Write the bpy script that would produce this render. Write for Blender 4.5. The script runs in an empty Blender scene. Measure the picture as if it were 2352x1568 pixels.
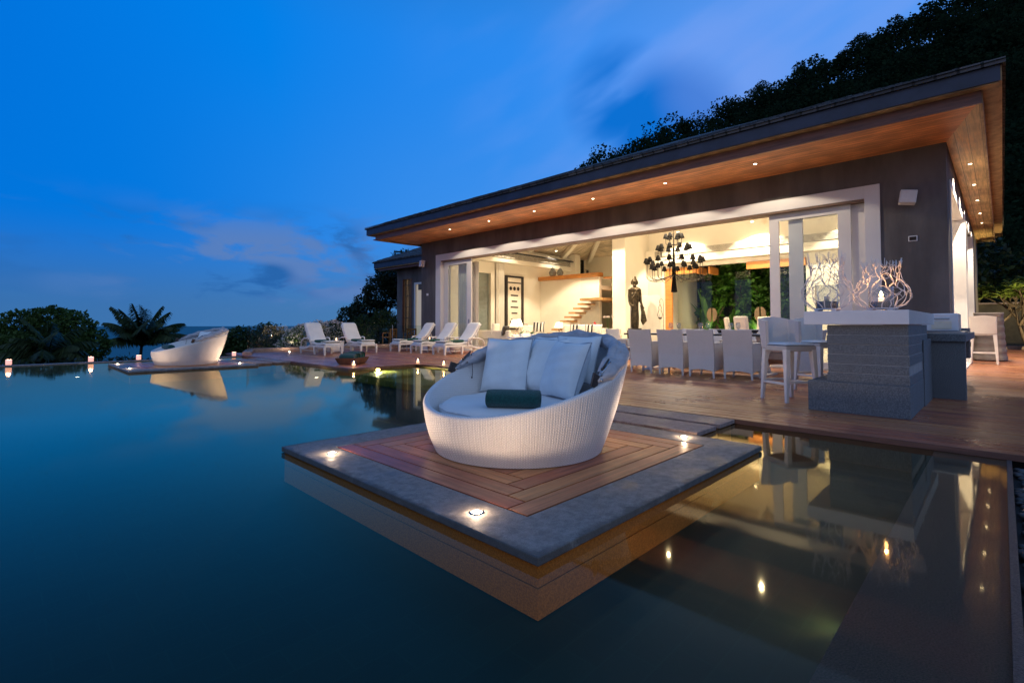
import bpy, bmesh, math, random
import numpy as np
from mathutils import Vector, Matrix
R = math.radians
random.seed(7)
SC = bpy.context.scene
COL = SC.collection

# ---------------------------------------------------------------- camera
AZ = R(44.4387)
cam = bpy.data.cameras.new('camera')
cam.sensor_width = 36; cam.lens = 17.576; cam.shift_y = -0.0302
cam.clip_start = 0.05; cam.clip_end = 60000
cam_o = bpy.data.objects.new('camera', cam); COL.objects.link(cam_o)
cam_o.location = (0, 0, 1.0); cam_o.rotation_euler = (R(90 + 1.7), 0, AZ - R(90))
SC.camera = cam_o

# ---------------------------------------------------------------- view
SC.view_settings.view_transform = 'Standard'; SC.view_settings.look = 'None'
SC.view_settings.exposure = 0; SC.view_settings.gamma = 1
SC.render.engine = 'CYCLES'
SC.cycles.use_denoising = True
SC.cycles.max_bounces = 10; SC.cycles.transparent_max_bounces = 24
SC.cycles.sample_clamp_indirect = 6
SC.cycles.caustics_reflective = False; SC.cycles.caustics_refractive = False

# ---------------------------------------------------------------- node helpers
def N(nt, typ, ins=None, **props):
    n = nt.nodes.new(typ)
    for k, v in props.items(): setattr(n, k, v)
    for k, v in (ins or {}).items():
        s = n.inputs[k]
        if isinstance(v, bpy.types.NodeSocket): nt.links.new(v, s)
        else:
            if s.type == 'RGBA' and len(v) == 3: v = (*v, 1)
            s.default_value = v
    return n
def M_(nt, op, a, b=0.0, c=None):
    d = {0: a, 1: b}
    if c is not None: d[2] = c
    return N(nt, 'ShaderNodeMath', d, operation=op).outputs[0]
def MR(nt, v, a, b, c=0.0, d=1.0, smooth=True):
    return N(nt, 'ShaderNodeMapRange', {'Value': v, 'From Min': a, 'From Max': b, 'To Min': c, 'To Max': d},
             interpolation_type='SMOOTHSTEP' if smooth else 'LINEAR', clamp=True).outputs[0]
def MIX(nt, f, a, b, blend='MIX'):
    n = N(nt, 'ShaderNodeMix', data_type='RGBA', blend_type=blend)
    for i, v in ((0, f), (6, a), (7, b)):
        if isinstance(v, bpy.types.NodeSocket): nt.links.new(v, n.inputs[i])
        else: n.inputs[i].default_value = v if i == 0 else (*v, 1)
    return n.outputs[2]
def DOT(nt, v, w): return N(nt, 'ShaderNodeVectorMath', {0: v, 1: w}, operation='DOT_PRODUCT').outputs['Value']

# ---------------------------------------------------------------- dusk sky
def make_world():
    w = bpy.data.worlds.new('World'); SC.world = w; w.use_nodes = True
    nt = w.node_tree; nt.nodes.clear()
    out = N(nt, 'ShaderNodeOutputWorld')
    d = N(nt, 'ShaderNodeTexCoord').outputs['Generated']
    e = DOT(nt, d, (0, 0, 1))
    ca, sa = math.cos(AZ), math.sin(AZ)
    a = DOT(nt, d, (sa, -ca, 0)); b = DOT(nt, d, (-ca, -sa, 0))
    ramp = N(nt, 'ShaderNodeValToRGB', {'Fac': MR(nt, a, -.8, .8, smooth=False)})
    cr = ramp.color_ramp
    cr.elements[0].position = 0; cr.elements[0].color = (.0, .15, .68, 1)
    cr.elements[1].position = 1; cr.elements[1].color = (.10, .33, .92, 1)
    for p, c in ((.25, (.0, .215, .81)), (.5, (.025, .255, .86)), (.68, (.08, .30, .88))):
        el = cr.elements.new(p); el.color = (*c, 1)
    hor = MIX(nt, MR(nt, a, -.8, .1), (.042, .165, .42), (.078, .222, .46))
    c = MIX(nt, M_(nt, 'MULTIPLY', MR(nt, e, .50, .12), .5), ramp.outputs[0], MIX(nt, MR(nt, a, -.65, -.1), (.0, .19, .72), (.075, .31, .80)))
    c = MIX(nt, MR(nt, e, .01, .19), hor, c)
    c = MIX(nt, MR(nt, e, .47, .80), c, (.015, .095, .25))
    # thin lit cloud veil high on the right, with deep blue gaps
    def spot(px, py, r):
        f = 1148.3; x, y = px - 1176, 713 - py
        v = Vector((ca, sa, 0)) * f + Vector((sa, -ca, 0)) * x + Vector((0, 0, 1)) * y
        v.normalize()
        return MR(nt, DOT(nt, d, tuple(v)), math.cos(R(r)), 1.0)
    flow = N(nt, 'ShaderNodeCombineXYZ', {0: M_(nt, 'ADD', M_(nt, 'MULTIPLY', a, 1.6), M_(nt, 'MULTIPLY', e, 1.2)),
                                          1: M_(nt, 'SUBTRACT', M_(nt, 'MULTIPLY', e, 5.0), M_(nt, 'MULTIPLY', a, 2.6)), 2: b}).outputs[0]
    n1 = N(nt, 'ShaderNodeTexNoise', {'Vector': flow, 'Scale': 2.1, 'Detail': 3.0, 'Roughness': .45}).outputs['Fac']
    veil = M_(nt, 'MULTIPLY', MR(nt, n1, .40, .66), MR(nt, a, -.25, .35))
    c = MIX(nt, M_(nt, 'MULTIPLY', veil, .45), c, (.19, .36, .88))
    gap = M_(nt, 'MAXIMUM', spot(1560, 255, 6.5), M_(nt, 'MULTIPLY', spot(1425, 190, 6.5), 1.0))
    gap = M_(nt, 'MULTIPLY', gap, MR(nt, n1, .62, .38))
    gap = M_(nt, 'MAXIMUM', gap, M_(nt, 'MULTIPLY', spot(1545, 262, 8.0), 1.15))
    c = MIX(nt, M_(nt, 'MINIMUM', gap, .95), c, (.0, .155, .64))
    c = MIX(nt, M_(nt, 'MULTIPLY', spot(1660, 150, 7), .30), c, (.22, .36, .85))
    # low lilac cumulus near the horizon
    low = N(nt, 'ShaderNodeCombineXYZ', {0: M_(nt, 'MULTIPLY', a, 10.0), 1: M_(nt, 'MULTIPLY', e, 22.0), 2: 0.3}).outputs[0]
    n2 = N(nt, 'ShaderNodeTexNoise', {'Vector': low, 'Scale': 1.0, 'Detail': 6.0, 'Roughness': .55, 'Distortion': .3}).outputs['Fac']
    n3 = N(nt, 'ShaderNodeTexNoise', {'Vector': low, 'Scale': .55, 'Detail': 2.0}).outputs['Fac']
    band = M_(nt, 'MULTIPLY', MR(nt, e, .015, .07), MR(nt, e, .23, .14))
    dens = M_(nt, 'MULTIPLY', MR(nt, n2, .43, .60), band)
    dens = M_(nt, 'MULTIPLY', dens, M_(nt, 'ADD', M_(nt, 'MULTIPLY', spot(690, 600, 19), .95), .34))
    c = MIX(nt, M_(nt, 'MULTIPLY', dens, .72), c, MIX(nt, MR(nt, n3, .42, .60), (.020, .125, .40), (.105, .215, .50)))
    # afterglow side behind the camera
    c = MIX(nt, MR(nt, b, -.25, .65), c, MIX(nt, MR(nt, e, 0, .6), (.31, .35, .53), (.30, .44, .70)))
    c = MIX(nt, MR(nt, e, .0, -.05), c, (.02, .045, .07))
    sky = N(nt, 'ShaderNodeTexSky', sky_type='NISHITA', sun_disc=False, sun_elevation=R(-3), sun_rotation=R(230)).outputs[0]
    c10 = N(nt, 'ShaderNodeVectorMath', {0: c, 'Scale': 10.0}, operation='SCALE').outputs[0]
    s1 = N(nt, 'ShaderNodeVectorMath', {0: sky, 'Scale': 0.06}, operation='SCALE').outputs[0]
    tot = N(nt, 'ShaderNodeVectorMath', {0: c10, 1: s1}, operation='ADD').outputs[0]
    bg = N(nt, 'ShaderNodeBackground', {'Color': tot, 'Strength': 0.1})
    nt.links.new(bg.outputs[0], out.inputs[0])
make_world()

# ---------------------------------------------------------------- materials
def mat_base(name):
    m = bpy.data.materials.new(name); m.use_nodes = True; nt = m.node_tree
    return m, nt, nt.nodes['Principled BSDF']
def setin(nt, node, key, v):
    s = node.inputs[key]
    if isinstance(v, bpy.types.NodeSocket): nt.links.new(v, s)
    else: s.default_value = (*v, 1) if (s.type == 'RGBA' and len(v) == 3) else v
def pm(name, col, rough=.6, metal=0.0, var=.12, vscale=6.0, stretch=(1, 1, 1), bump=0.0, bscale=60.0, island=0.0, spec=.5, trans=0.0, sheen=0.0):
    """principled with noise colour variation, optional bump and per-piece variation"""
    m, nt, p = mat_base(name)
    tc = N(nt, 'ShaderNodeTexCoord').outputs['Object']
    mp = N(nt, 'ShaderNodeMapping', {'Vector': tc, 'Scale': stretch}).outputs[0]
    n = N(nt, 'ShaderNodeTexNoise', {'Vector': mp, 'Scale': vscale, 'Detail': 5.0, 'Roughness': .6}).outputs['Fac']
    c = MIX(nt, MR(nt, n, .3, .7), tuple(x * (1 - var) for x in col), tuple(min(1, x * (1 + var)) for x in col))
    if island:
        ri = N(nt, 'ShaderNodeNewGeometry').outputs['Random Per Island']
        hs = N(nt, 'ShaderNodeHueSaturation', {'Color': c, 'Value': MR(nt, ri, 0, 1, 1 - island, 1 + island, False)})
        c = hs.outputs[0]
    setin(nt, p, 'Base Color', c); setin(nt, p, 'Roughness', rough); setin(nt, p, 'Metallic', metal)
    setin(nt, p, 'Specular IOR Level', spec)
    if sheen: setin(nt, p, 'Sheen Weight', sheen)
    if trans: setin(nt, p, 'Transmission Weight', trans)
    if bump:
        n2 = N(nt, 'ShaderNodeTexNoise', {'Vector': mp, 'Scale': bscale, 'Detail': 4.0, 'Roughness': .6}).outputs['Fac']
        bn = N(nt, 'ShaderNodeBump', {'Strength': bump, 'Distance': .02, 'Height': n2})
        nt.links.new(bn.outputs[0], p.inputs['Normal'])
    return m
def emit(name, col, strength):
    m = bpy.data.materials.new(name); m.use_nodes = True; nt = m.node_tree; nt.nodes.clear()
    e = N(nt, 'ShaderNodeEmission', {'Color': col, 'Strength': strength})
    o = N(nt, 'ShaderNodeOutputMaterial', {0: e.outputs[0]}); return m
def glass(name, tint=(.95, .97, .97), ior=1.45, rough=0.0, boost=0.0):
    m = bpy.data.materials.new(name); m.use_nodes = True; nt = m.node_tree; nt.nodes.clear()
    lw = N(nt, 'ShaderNodeLayerWeight', {'Blend': .5}).outputs['Facing']
    f = M_(nt, 'MULTIPLY_ADD', M_(nt, 'POWER', lw, 5.0), .70, .03 + boost)
    t = N(nt, 'ShaderNodeBsdfTransparent', {'Color': tint}); g = N(nt, 'ShaderNodeBsdfGlossy', {'Roughness': rough})
    x = N(nt, 'ShaderNodeMixShader', {0: f, 1: t.outputs[0], 2: g.outputs[0]})
    N(nt, 'ShaderNodeOutputMaterial', {0: x.outputs[0]}); return m
def lampshade(name, col, strength):
    m, nt, p = mat_base(name)
    setin(nt, p, 'Base Color', (.85, .8, .7)); setin(nt, p, 'Emission Color', col); setin(nt, p, 'Emission Strength', strength)
    return m
def water_mat():
    m = bpy.data.materials.new('pool_water'); m.use_nodes = True; nt = m.node_tree; nt.nodes.clear()
    tc = N(nt, 'ShaderNodeTexCoord').outputs['Object']
    n = N(nt, 'ShaderNodeTexNoise', {'Vector': tc, 'Scale': 1.3, 'Detail': 2.0}).outputs['Fac']
    bn = N(nt, 'ShaderNodeBump', {'Strength': .02, 'Distance': .03, 'Height': n}).outputs[0]
    lw = N(nt, 'ShaderNodeLayerWeight', {'Blend': .5, 'Normal': bn}).outputs['Facing']
    f = M_(nt, 'ADD', M_(nt, 'MINIMUM', M_(nt, 'MULTIPLY', M_(nt, 'POWER', lw, 7.0), 1.95), .70), .006)
    t = N(nt, 'ShaderNodeBsdfTransparent', {'Color': (.78, .84, .80)})
    g = N(nt, 'ShaderNodeBsdfGlossy', {'Color': (1, .90, .62), 'Roughness': .04, 'Normal': bn})
    x = N(nt, 'ShaderNodeMixShader', {0: f, 1: t.outputs[0], 2: g.outputs[0]})
    N(nt, 'ShaderNodeOutputMaterial', {0: x.outputs[0]}); return m
def sea_mat():
    m, nt, p = mat_base('sea'); setin(nt, p, 'Base Color', (.03, .13, .16)); setin(nt, p, 'Roughness', .6); setin(nt, p, 'Specular IOR Level', .25)
    tc = N(nt, 'ShaderNodeTexCoord').outputs['Object']
    n = N(nt, 'ShaderNodeTexNoise', {'Vector': tc, 'Scale': .05, 'Detail': 6.0}).outputs['Fac']
    bn = N(nt, 'ShaderNodeBump', {'Strength': .5, 'Distance': 3.0, 'Height': n}); nt.links.new(bn.outputs[0], p.inputs['Normal'])
    return m
def boards_mat(name, col, axis='y', rough=.42, var=.22, hue=.0):
    """timber: per-board tone, long grain along one axis, worn pale patches"""
    m, nt, p = mat_base(name)
    tc = N(nt, 'ShaderNodeTexCoord').outputs['Object']
    st = {'x': (1.2, 28, 28), 'y': (28, 1.2, 28), 'z': (28, 28, 1.2)}[axis]
    mp = N(nt, 'ShaderNodeMapping', {'Vector': tc, 'Scale': st}).outputs[0]
    g = N(nt, 'ShaderNodeTexNoise', {'Vector': mp, 'Scale': 1.0, 'Detail': 5.0, 'Roughness': .65}).outputs['Fac']
    ri = N(nt, 'ShaderNodeNewGeometry').outputs['Random Per Island']
    c = MIX(nt, MR(nt, g, .3, .72), tuple(x * .62 for x in col), tuple(x * 1.2 for x in col))
    c = N(nt, 'ShaderNodeHueSaturation', {'Color': c, 'Hue': MR(nt, ri, 0, 1, .487, .513, False), 'Value': MR(nt, ri, 0, 1, 1 - var, 1 + var, False)}).outputs[0]
    w = N(nt, 'ShaderNodeTexNoise', {'Vector': tc, 'Scale': 1.1, 'Detail': 6.0, 'Roughness': .7}).outputs['Fac']
    c = MIX(nt, M_(nt, 'MULTIPLY', MR(nt, w, .5, .75), .30), c, tuple(.6 * x + .06 for x in col))
    setin(nt, p, 'Base Color', c)
    setin(nt, p, 'Roughness', MR(nt, w, .3, .7, rough - .1, rough + .16))
    bn = N(nt, 'ShaderNodeBump', {'Strength': .25, 'Distance': .004, 'Height': g}); nt.links.new(bn.outputs[0], p.inputs['Normal'])
    return m
def weave_mat(name, col, pitch=.025, row=.019, depth=.42):
    """woven resin strands over uprights, laid out on the UV map in metres"""
    m, nt, p = mat_base(name)
    uv = N(nt, 'ShaderNodeTexCoord').outputs['UV']
    s = N(nt, 'ShaderNodeSeparateXYZ', {0: uv})
    u = M_(nt, 'MULTIPLY', s.outputs[0], 2 * math.pi / pitch); v = M_(nt, 'MULTIPLY', s.outputs[1], 2 * math.pi / row)
    su = M_(nt, 'SINE', u); sv = M_(nt, 'SINE', v)
    h = M_(nt, 'MULTIPLY_ADD', su, M_(nt, 'MULTIPLY', sv, .5), M_(nt, 'MULTIPLY', M_(nt, 'ABSOLUTE', su), .6))
    k = MR(nt, h, -.25, .35)
    tc = N(nt, 'ShaderNodeTexCoord').outputs['Object']
    n = N(nt, 'ShaderNodeTexNoise', {'Vector': tc, 'Scale': 5.0, 'Detail': 5.0}).outputs['Fac']
    c = MIX(nt, k, tuple(x * depth for x in col), col)  # shade in the hollows between strands is put into the colour
    c = MIX(nt, MR(nt, n, .35, .75), c, MIX(nt, .12, c, (.45, .38, .32)))
    setin(nt, p, 'Base Color', c); setin(nt, p, 'Roughness', .5)
    bn = N(nt, 'ShaderNodeBump', {'Strength': .6, 'Distance': .004, 'Height': h}); nt.links.new(bn.outputs[0], p.inputs['Normal'])
    return m
def slab_mat(name, col, wet=True, rim=None):
    """fine aggregate stone, damp dark blotches"""
    m, nt, p = mat_base(name)
    tc = N(nt, 'ShaderNodeTexCoord').outputs['Object']
    g = N(nt, 'ShaderNodeTexNoise', {'Vector': tc, 'Scale': 190.0 if wet else 110.0, 'Detail': 3.0, 'Roughness': .7}).outputs['Fac']
    b = N(nt, 'ShaderNodeTexNoise', {'Vector': tc, 'Scale': 2.6, 'Detail': 7.0, 'Roughness': .68}).outputs['Fac']
    c = MIX(nt, MR(nt, g, .36, .66), tuple(x * (.62 if wet else .55) for x in col), tuple(x * (1.3 if wet else 1.45) for x in col))
    mid = N(nt, 'ShaderNodeTexNoise', {'Vector': tc, 'Scale': 16.0, 'Detail': 6.0, 'Roughness': .75}).outputs['Fac']
    if wet: c = MIX(nt, MR(nt, mid, .34, .68), MIX(nt, .38, c, (.04, .04, .042)), MIX(nt, .16, c, (.52, .48, .44)))
    k = M_(nt, 'MULTIPLY', MR(nt, b, .50, .66), .62 if wet else .15)
    if rim:                                             # splash-damp margin along the outer edge
        sp = N(nt, 'ShaderNodeSeparateXYZ', {0: tc})
        dx = M_(nt, 'SUBTRACT', rim[2], M_(nt, 'ABSOLUTE', M_(nt, 'SUBTRACT', sp.outputs[0], rim[0])))
        dy = M_(nt, 'SUBTRACT', rim[3], M_(nt, 'ABSOLUTE', M_(nt, 'SUBTRACT', sp.outputs[1], rim[1])))
        n4 = N(nt, 'ShaderNodeTexNoise', {'Vector': tc, 'Scale': 5.0, 'Detail': 6.0, 'Roughness': .65}).outputs['Fac']
        dd = M_(nt, 'ADD', M_(nt, 'MINIMUM', dx, dy), M_(nt, 'MULTIPLY', M_(nt, 'SUBTRACT', n4, .52), .22))
        k = M_(nt, 'MAXIMUM', k, MR(nt, dd, .045, .0, 0, .75))
    c = MIX(nt, k, c, tuple(x * .28 for x in col))
    setin(nt, p, 'Base Color', c); setin(nt, p, 'Roughness', MR(nt, b, .45, .66, .72, .38 if wet else .6))
    bn = N(nt, 'ShaderNodeBump', {'Strength': .35, 'Distance': .004, 'Height': g}); nt.links.new(bn.outputs[0], p.inputs['Normal'])
    return m
def leaf_mat(name, c1, c2, transl=.25, rough=.5, spec=.3):
    m, nt, p = mat_base(name)
    ri = N(nt, 'ShaderNodeNewGeometry').outputs['Random Per Island']
    tc = N(nt, 'ShaderNodeTexCoord').outputs['Object']
    n = N(nt, 'ShaderNodeTexNoise', {'Vector': tc, 'Scale': .8, 'Detail': 3.0}).outputs['Fac']
    c = MIX(nt, MR(nt, M_(nt, 'ADD', M_(nt, 'MULTIPLY', ri, .6), M_(nt, 'MULTIPLY', n, .6)), .25, .95, smooth=False), c1, c2)
    setin(nt, p, 'Base Color', c); setin(nt, p, 'Roughness', rough); setin(nt, p, 'Specular IOR Level', spec)
    tr = N(nt, 'ShaderNodeBsdfTranslucent', {'Color': c})
    x = N(nt, 'ShaderNodeMixShader', {0: transl, 1: p.outputs[0], 2: tr.outputs[0]})
    nt.links.new(x.outputs[0], nt.nodes['Material Output'].inputs[0]); return m
def tile_mat(name, col, size=.3):
    m, nt, p = mat_base(name)
    tc = N(nt, 'ShaderNodeTexCoord').outputs['Object']
    b = N(nt, 'ShaderNodeTexBrick', {'Vector': tc, 'Color1': tuple(x * .9 for x in col), 'Color2': tuple(x * 1.1 for x in col),
        'Mortar': tuple(x * 1.35 for x in col), 'Scale': 1.0 / size / 2, 'Mortar Size': .012, 'Brick Width': 1.0, 'Row Height': .5})
    setin(nt, p, 'Base Color', b.outputs[0]); setin(nt, p, 'Roughness', .6); return m
def stripe_mat(name, c1, c2, axis=0, freq=9.0, duty=.5):
    m, nt, p = mat_base(name)
    s = N(nt, 'ShaderNodeSeparateXYZ', {0: N(nt, 'ShaderNodeTexCoord').outputs['Object']})
    k = M_(nt, 'GREATER_THAN', M_(nt, 'FRACT', M_(nt, 'MULTIPLY', s.outputs[axis], freq)), duty)
    setin(nt, p, 'Base Color', MIX(nt, k, c1, c2)); setin(nt, p, 'Roughness', .9); return m
def plank_mat(name, col, axis, width=.14, rough=.5):
    """tongue-and-groove lining: grooves across one axis, grain along the other"""
    m, nt, p = mat_base(name)
    tc = N(nt, 'ShaderNodeTexCoord').outputs['Object']
    s = N(nt, 'ShaderNodeSeparateXYZ', {0: tc})
    q = M_(nt, 'DIVIDE', s.outputs[axis], width)
    fr = M_(nt, 'FRACT', q); idx = M_(nt, 'FLOOR', q)
    wn = N(nt, 'ShaderNodeTexWhiteNoise', {'W': idx}, noise_dimensions='1D').outputs['Value']
    st = (26, 1.4, 1) if axis == 0 else (1.4, 26, 1)
    g = N(nt, 'ShaderNodeTexNoise', {'Vector': N(nt, 'ShaderNodeMapping', {'Vector': tc, 'Scale': st}).outputs[0], 'Scale': 1.0, 'Detail': 6.0, 'Roughness': .65}).outputs['Fac']
    bl = N(nt, 'ShaderNodeTexNoise', {'Vector': tc, 'Scale': 1.7, 'Detail': 5.0}).outputs['Fac']
    c = MIX(nt, MR(nt, g, .3, .7), tuple(x * .6 for x in col), tuple(x * 1.25 for x in col))
    c = N(nt, 'ShaderNodeHueSaturation', {'Color': c, 'Value': M_(nt, 'ADD', MR(nt, wn, 0, 1, .75, 1.05, False), MR(nt, bl, .35, .7, -.12, .2))}).outputs[0]
    gr = M_(nt, 'LESS_THAN', fr, .05)
    c = MIX(nt, gr, c, tuple(x * .18 for x in col))
    setin(nt, p, 'Base Color', c); setin(nt, p, 'Roughness', rough); return m
def shingle_mat(name, col):
    m, nt, p = mat_base(name)
    tc = N(nt, 'ShaderNodeTexCoord').outputs['Object']
    b = N(nt, 'ShaderNodeTexBrick', {'Vector': N(nt, 'ShaderNodeMapping', {'Vector': tc, 'Rotation': (0, 0, R(90))}).outputs[0], 'Color1': tuple(x * .5 for x in col), 'Color2': tuple(x * 1.6 for x in col),
        'Mortar': tuple(x * .2 for x in col), 'Scale': 1.0, 'Mortar Size': .02, 'Brick Width': .28, 'Row Height': .2})
    setin(nt, p, 'Base Color', b.outputs[0]); setin(nt, p, 'Roughness', .75)
    bn = N(nt, 'ShaderNodeBump', {'Strength': .8, 'Distance': .03, 'Height': b.outputs['Fac']}); nt.links.new(bn.outputs[0], p.inputs['Normal'])
    return m

# ---------------------------------------------------------------- mesh builder
class MB:
    def __init__(s): s.v = []; s.f = []; s.uv = None
    def add(s, vs, fs):
        o = len(s.v); s.v += [tuple(p) for p in vs]; s.f += [tuple(i + o for i in f) for f in fs]; return s
    def box(s, x0, x1, y0, y1, z0, z1, rz=0, ry=0, rx=0, about=None):
        vs = [Vector((x, y, z)) for z in (z0, z1) for y in (y0, y1) for x in (x0, x1)]
        if rz or ry or rx:
            c = Vector(about) if about else Vector(((x0 + x1) / 2, (y0 + y1) / 2, (z0 + z1) / 2))
            Mx = Matrix.Rotation(rz, 3, 'Z') @ Matrix.Rotation(ry, 3, 'Y') @ Matrix.Rotation(rx, 3, 'X')
            vs = [c + Mx @ (v - c) for v in vs]
        return s.add(vs, [(0, 2, 3, 1), (4, 5, 7, 6), (0, 1, 5, 4), (2, 6, 7, 3), (0, 4, 6, 2), (1, 3, 7, 5)])
    def taper(s, p0, p1, a0, a1, b0=None, b1=None):
        """square bar from p0 to p1 with half-widths a0 (start) and a1 (end)"""
        p0, p1 = Vector(p0), Vector(p1); d = (p1 - p0).normalized()
        u = d.cross(Vector((0, 0, 1)) if abs(d.z) < .9 else Vector((0, 1, 0))).normalized(); w = d.cross(u)
        b0 = b0 or a0; b1 = b1 or a1
        vs = [p + u * sx * a + w * sy * b for p, a, b in ((p0, a0, b0), (p1, a1, b1)) for sx, sy in ((-1, -1), (1, -1), (1, 1), (-1, 1))]
        return s.add(vs, [(3, 2, 1, 0), (4, 5, 6, 7)] + [(i, (i + 1) % 4, 4 + (i + 1) % 4, 4 + i) for i in range(4)])
    def prism(s, pts, z0, z1):
        n = len(pts)
        vs = [(x, y, z0) for x, y in pts] + [(x, y, z1) for x, y in pts]
        return s.add(vs, [tuple(range(n - 1, -1, -1)), tuple(range(n, 2 * n))] + [(i, (i + 1) % n, n + (i + 1) % n, n + i) for i in range(n)])
    def lathe(s, prof, n=24, c=(0, 0, 0), cap=True):
        vs = []
        for r, z in prof:
            for i in range(n):
                t = 2 * math.pi * i / n; vs.append((c[0] + r * math.cos(t), c[1] + r * math.sin(t), c[2] + z))
        fs = [(k * n + i, k * n + (i + 1) % n, (k + 1) * n + (i + 1) % n, (k + 1) * n + i) for k in range(len(prof) - 1) for i in range(n)]
        if cap: fs += [tuple(range(n - 1, -1, -1)), tuple(range((len(prof) - 1) * n, len(prof) * n))]
        return s.add(vs, fs)
    def tube(s, pts, r, n=6, cap=True):
        pts = [Vector(p) for p in pts]; m = len(pts)
        rs = r if isinstance(r, (list, tuple)) else [r] * m
        vs = []; prev = None
        for i, p in enumerate(pts):
            d = (pts[min(i + 1, m - 1)] - pts[max(i - 1, 0)]).normalized()
            if prev is None: u = d.cross(Vector((0, 0, 1)) if abs(d.z) < .95 else Vector((1, 0, 0))).normalized()
            else: u = (prev - d * prev.dot(d)).normalized()
            prev = u; w = d.cross(u)
            for k in range(n):
                t = 2 * math.pi * k / n; vs.append(p + (u * math.cos(t) + w * math.sin(t)) * rs[i])
        fs = [(i * n + k, i * n + (k + 1) % n, (i + 1) * n + (k + 1) % n, (i + 1) * n + k) for i in range(m - 1) for k in range(n)]
        if cap: fs += [tuple(range(n - 1, -1, -1)), tuple(range((m - 1) * n, m * n))]
        return s.add(vs, fs)
    def ball(s, c, r, n=12, m=8):
        rx, ry, rz = r if isinstance(r, (list, tuple)) else (r, r, r)
        vs = [(c[0], c[1], c[2] - rz)]
        for j in range(1, m):
            p = -math.pi / 2 + math.pi * j / m
            for i in range(n):
                t = 2 * math.pi * i / n
                vs.append((c[0] + rx * math.cos(p) * math.cos(t), c[1] + ry * math.cos(p) * math.sin(t), c[2] + rz * math.sin(p)))
        vs.append((c[0], c[1], c[2] + rz)); L = len(vs) - 1
        fs = [(0, 1 + (i + 1) % n, 1 + i) for i in range(n)]
        fs += [(1 + j * n + i, 1 + j * n + (i + 1) % n, 1 + (j + 1) * n + (i + 1) % n, 1 + (j + 1) * n + i) for j in range(m - 2) for i in range(n)]
        fs += [(L, 1 + (m - 2) * n + i, 1 + (m - 2) * n + (i + 1) % n) for i in range(n)]
        return s.add(vs, fs)
    def grid(s, fn, nu, nv, closed_u=False):
        """fn(i/nu, j/nv) -> point"""
        cu = nu if closed_u else nu + 1
        vs = [fn(i / nu, j / nv) for j in range(nv + 1) for i in range(cu)]
        fs = [(j * cu + i, j * cu + (i + 1) % cu, (j + 1) * cu + (i + 1) % cu, (j + 1) * cu + i) for j in range(nv) for i in range(nu)]
        return s.add(vs, fs)
    def build(s, name, mat, parent=None, smooth=False, bevel=0.0, uvs=None, world=False, sub=0):
        me = bpy.data.meshes.new(name); me.from_pydata(s.v, [], s.f); me.update()
        if mat is not None: me.materials.append(mat)
        o = bpy.data.objects.new(name, me); COL.objects.link(o)
        if smooth: me.polygons.foreach_set('use_smooth', [True] * len(me.polygons))
        if uvs is not None:
            ul = me.uv_layers.new(name='UVMap')
            for lp in me.loops: ul.data[lp.index].uv = uvs[lp.vertex_index]
        if parent is not None:
            o.parent = parent
            if world:
                Mp = Matrix.LocRotScale(parent.location, parent.rotation_euler, parent.scale)
                o.matrix_parent_inverse = Mp.inverted()
        if bevel:
            b = o.modifiers.new('bevel', 'BEVEL'); b.width = bevel; b.segments = 2; b.limit_method = 'ANGLE'; b.angle_limit = R(40)
        if sub:
            b = o.modifiers.new('subdiv', 'SUBSURF'); b.levels = sub; b.render_levels = sub
        return o
def tag(o, label, cat, group=None):
    o['label'] = label; o['category'] = cat
    if group: o['group'] = group
    return o
def kind(o, k, label=None):
    o['kind'] = k
    if label: o['label'] = label
    return o
def thing(name, label, cat, loc=(0, 0, 0), rz=0, group=None, scale=1):
    o = bpy.data.objects.new(name, None); COL.objects.link(o); o.empty_display_size = .2
    o.location = loc; o.rotation_euler = (0, 0, rz); o.scale = (scale,) * 3
    return tag(o, label, cat, group)
def copy_tree(o, loc=None, rz=None, label=None, parent=None, group=None):
    c = o.copy(); COL.objects.link(c)
    if parent is not None: c.parent = parent
    if loc is not None: c.location = loc
    if rz is not None: c.rotation_euler = (0, 0, rz)
    if label: c['label'] = label
    if group: c['group'] = group
    for ch in list(o.children): copy_tree(ch, parent=c)
    return c
def lamp(name, typ, loc, energy, col, parent=None, target=None, size=120, blend=.4, radius=.03, world=True):
    l = bpy.data.lights.new(name, typ); l.energy = energy; l.color = col
    if typ == 'SPOT': l.spot_size = R(size); l.spot_blend = blend
    if typ in ('SPOT', 'POINT'): l.shadow_soft_size = radius
    o = bpy.data.objects.new(name, l); COL.objects.link(o); o.location = loc
    if target is not None: o.rotation_euler = (Vector(target) - Vector(loc)).to_track_quat('-Z', 'Y').to_euler()
    if parent is not None:
        o.parent = parent
        if world: o.matrix_parent_inverse = Matrix.LocRotScale(parent.location, parent.rotation_euler, parent.scale).inverted()
    return o
ORD = ['first', 'second', 'third', 'fourth', 'fifth', 'sixth', 'seventh', 'eighth', 'ninth', 'tenth', 'eleventh', 'twelfth', 'thirteenth', 'fourteenth', 'fifteenth', 'sixteenth']
WARM = (1.0, .84, .60); WARM2 = (1.0, .70, .45); CANDLE = (1.0, .48, .18)

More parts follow.
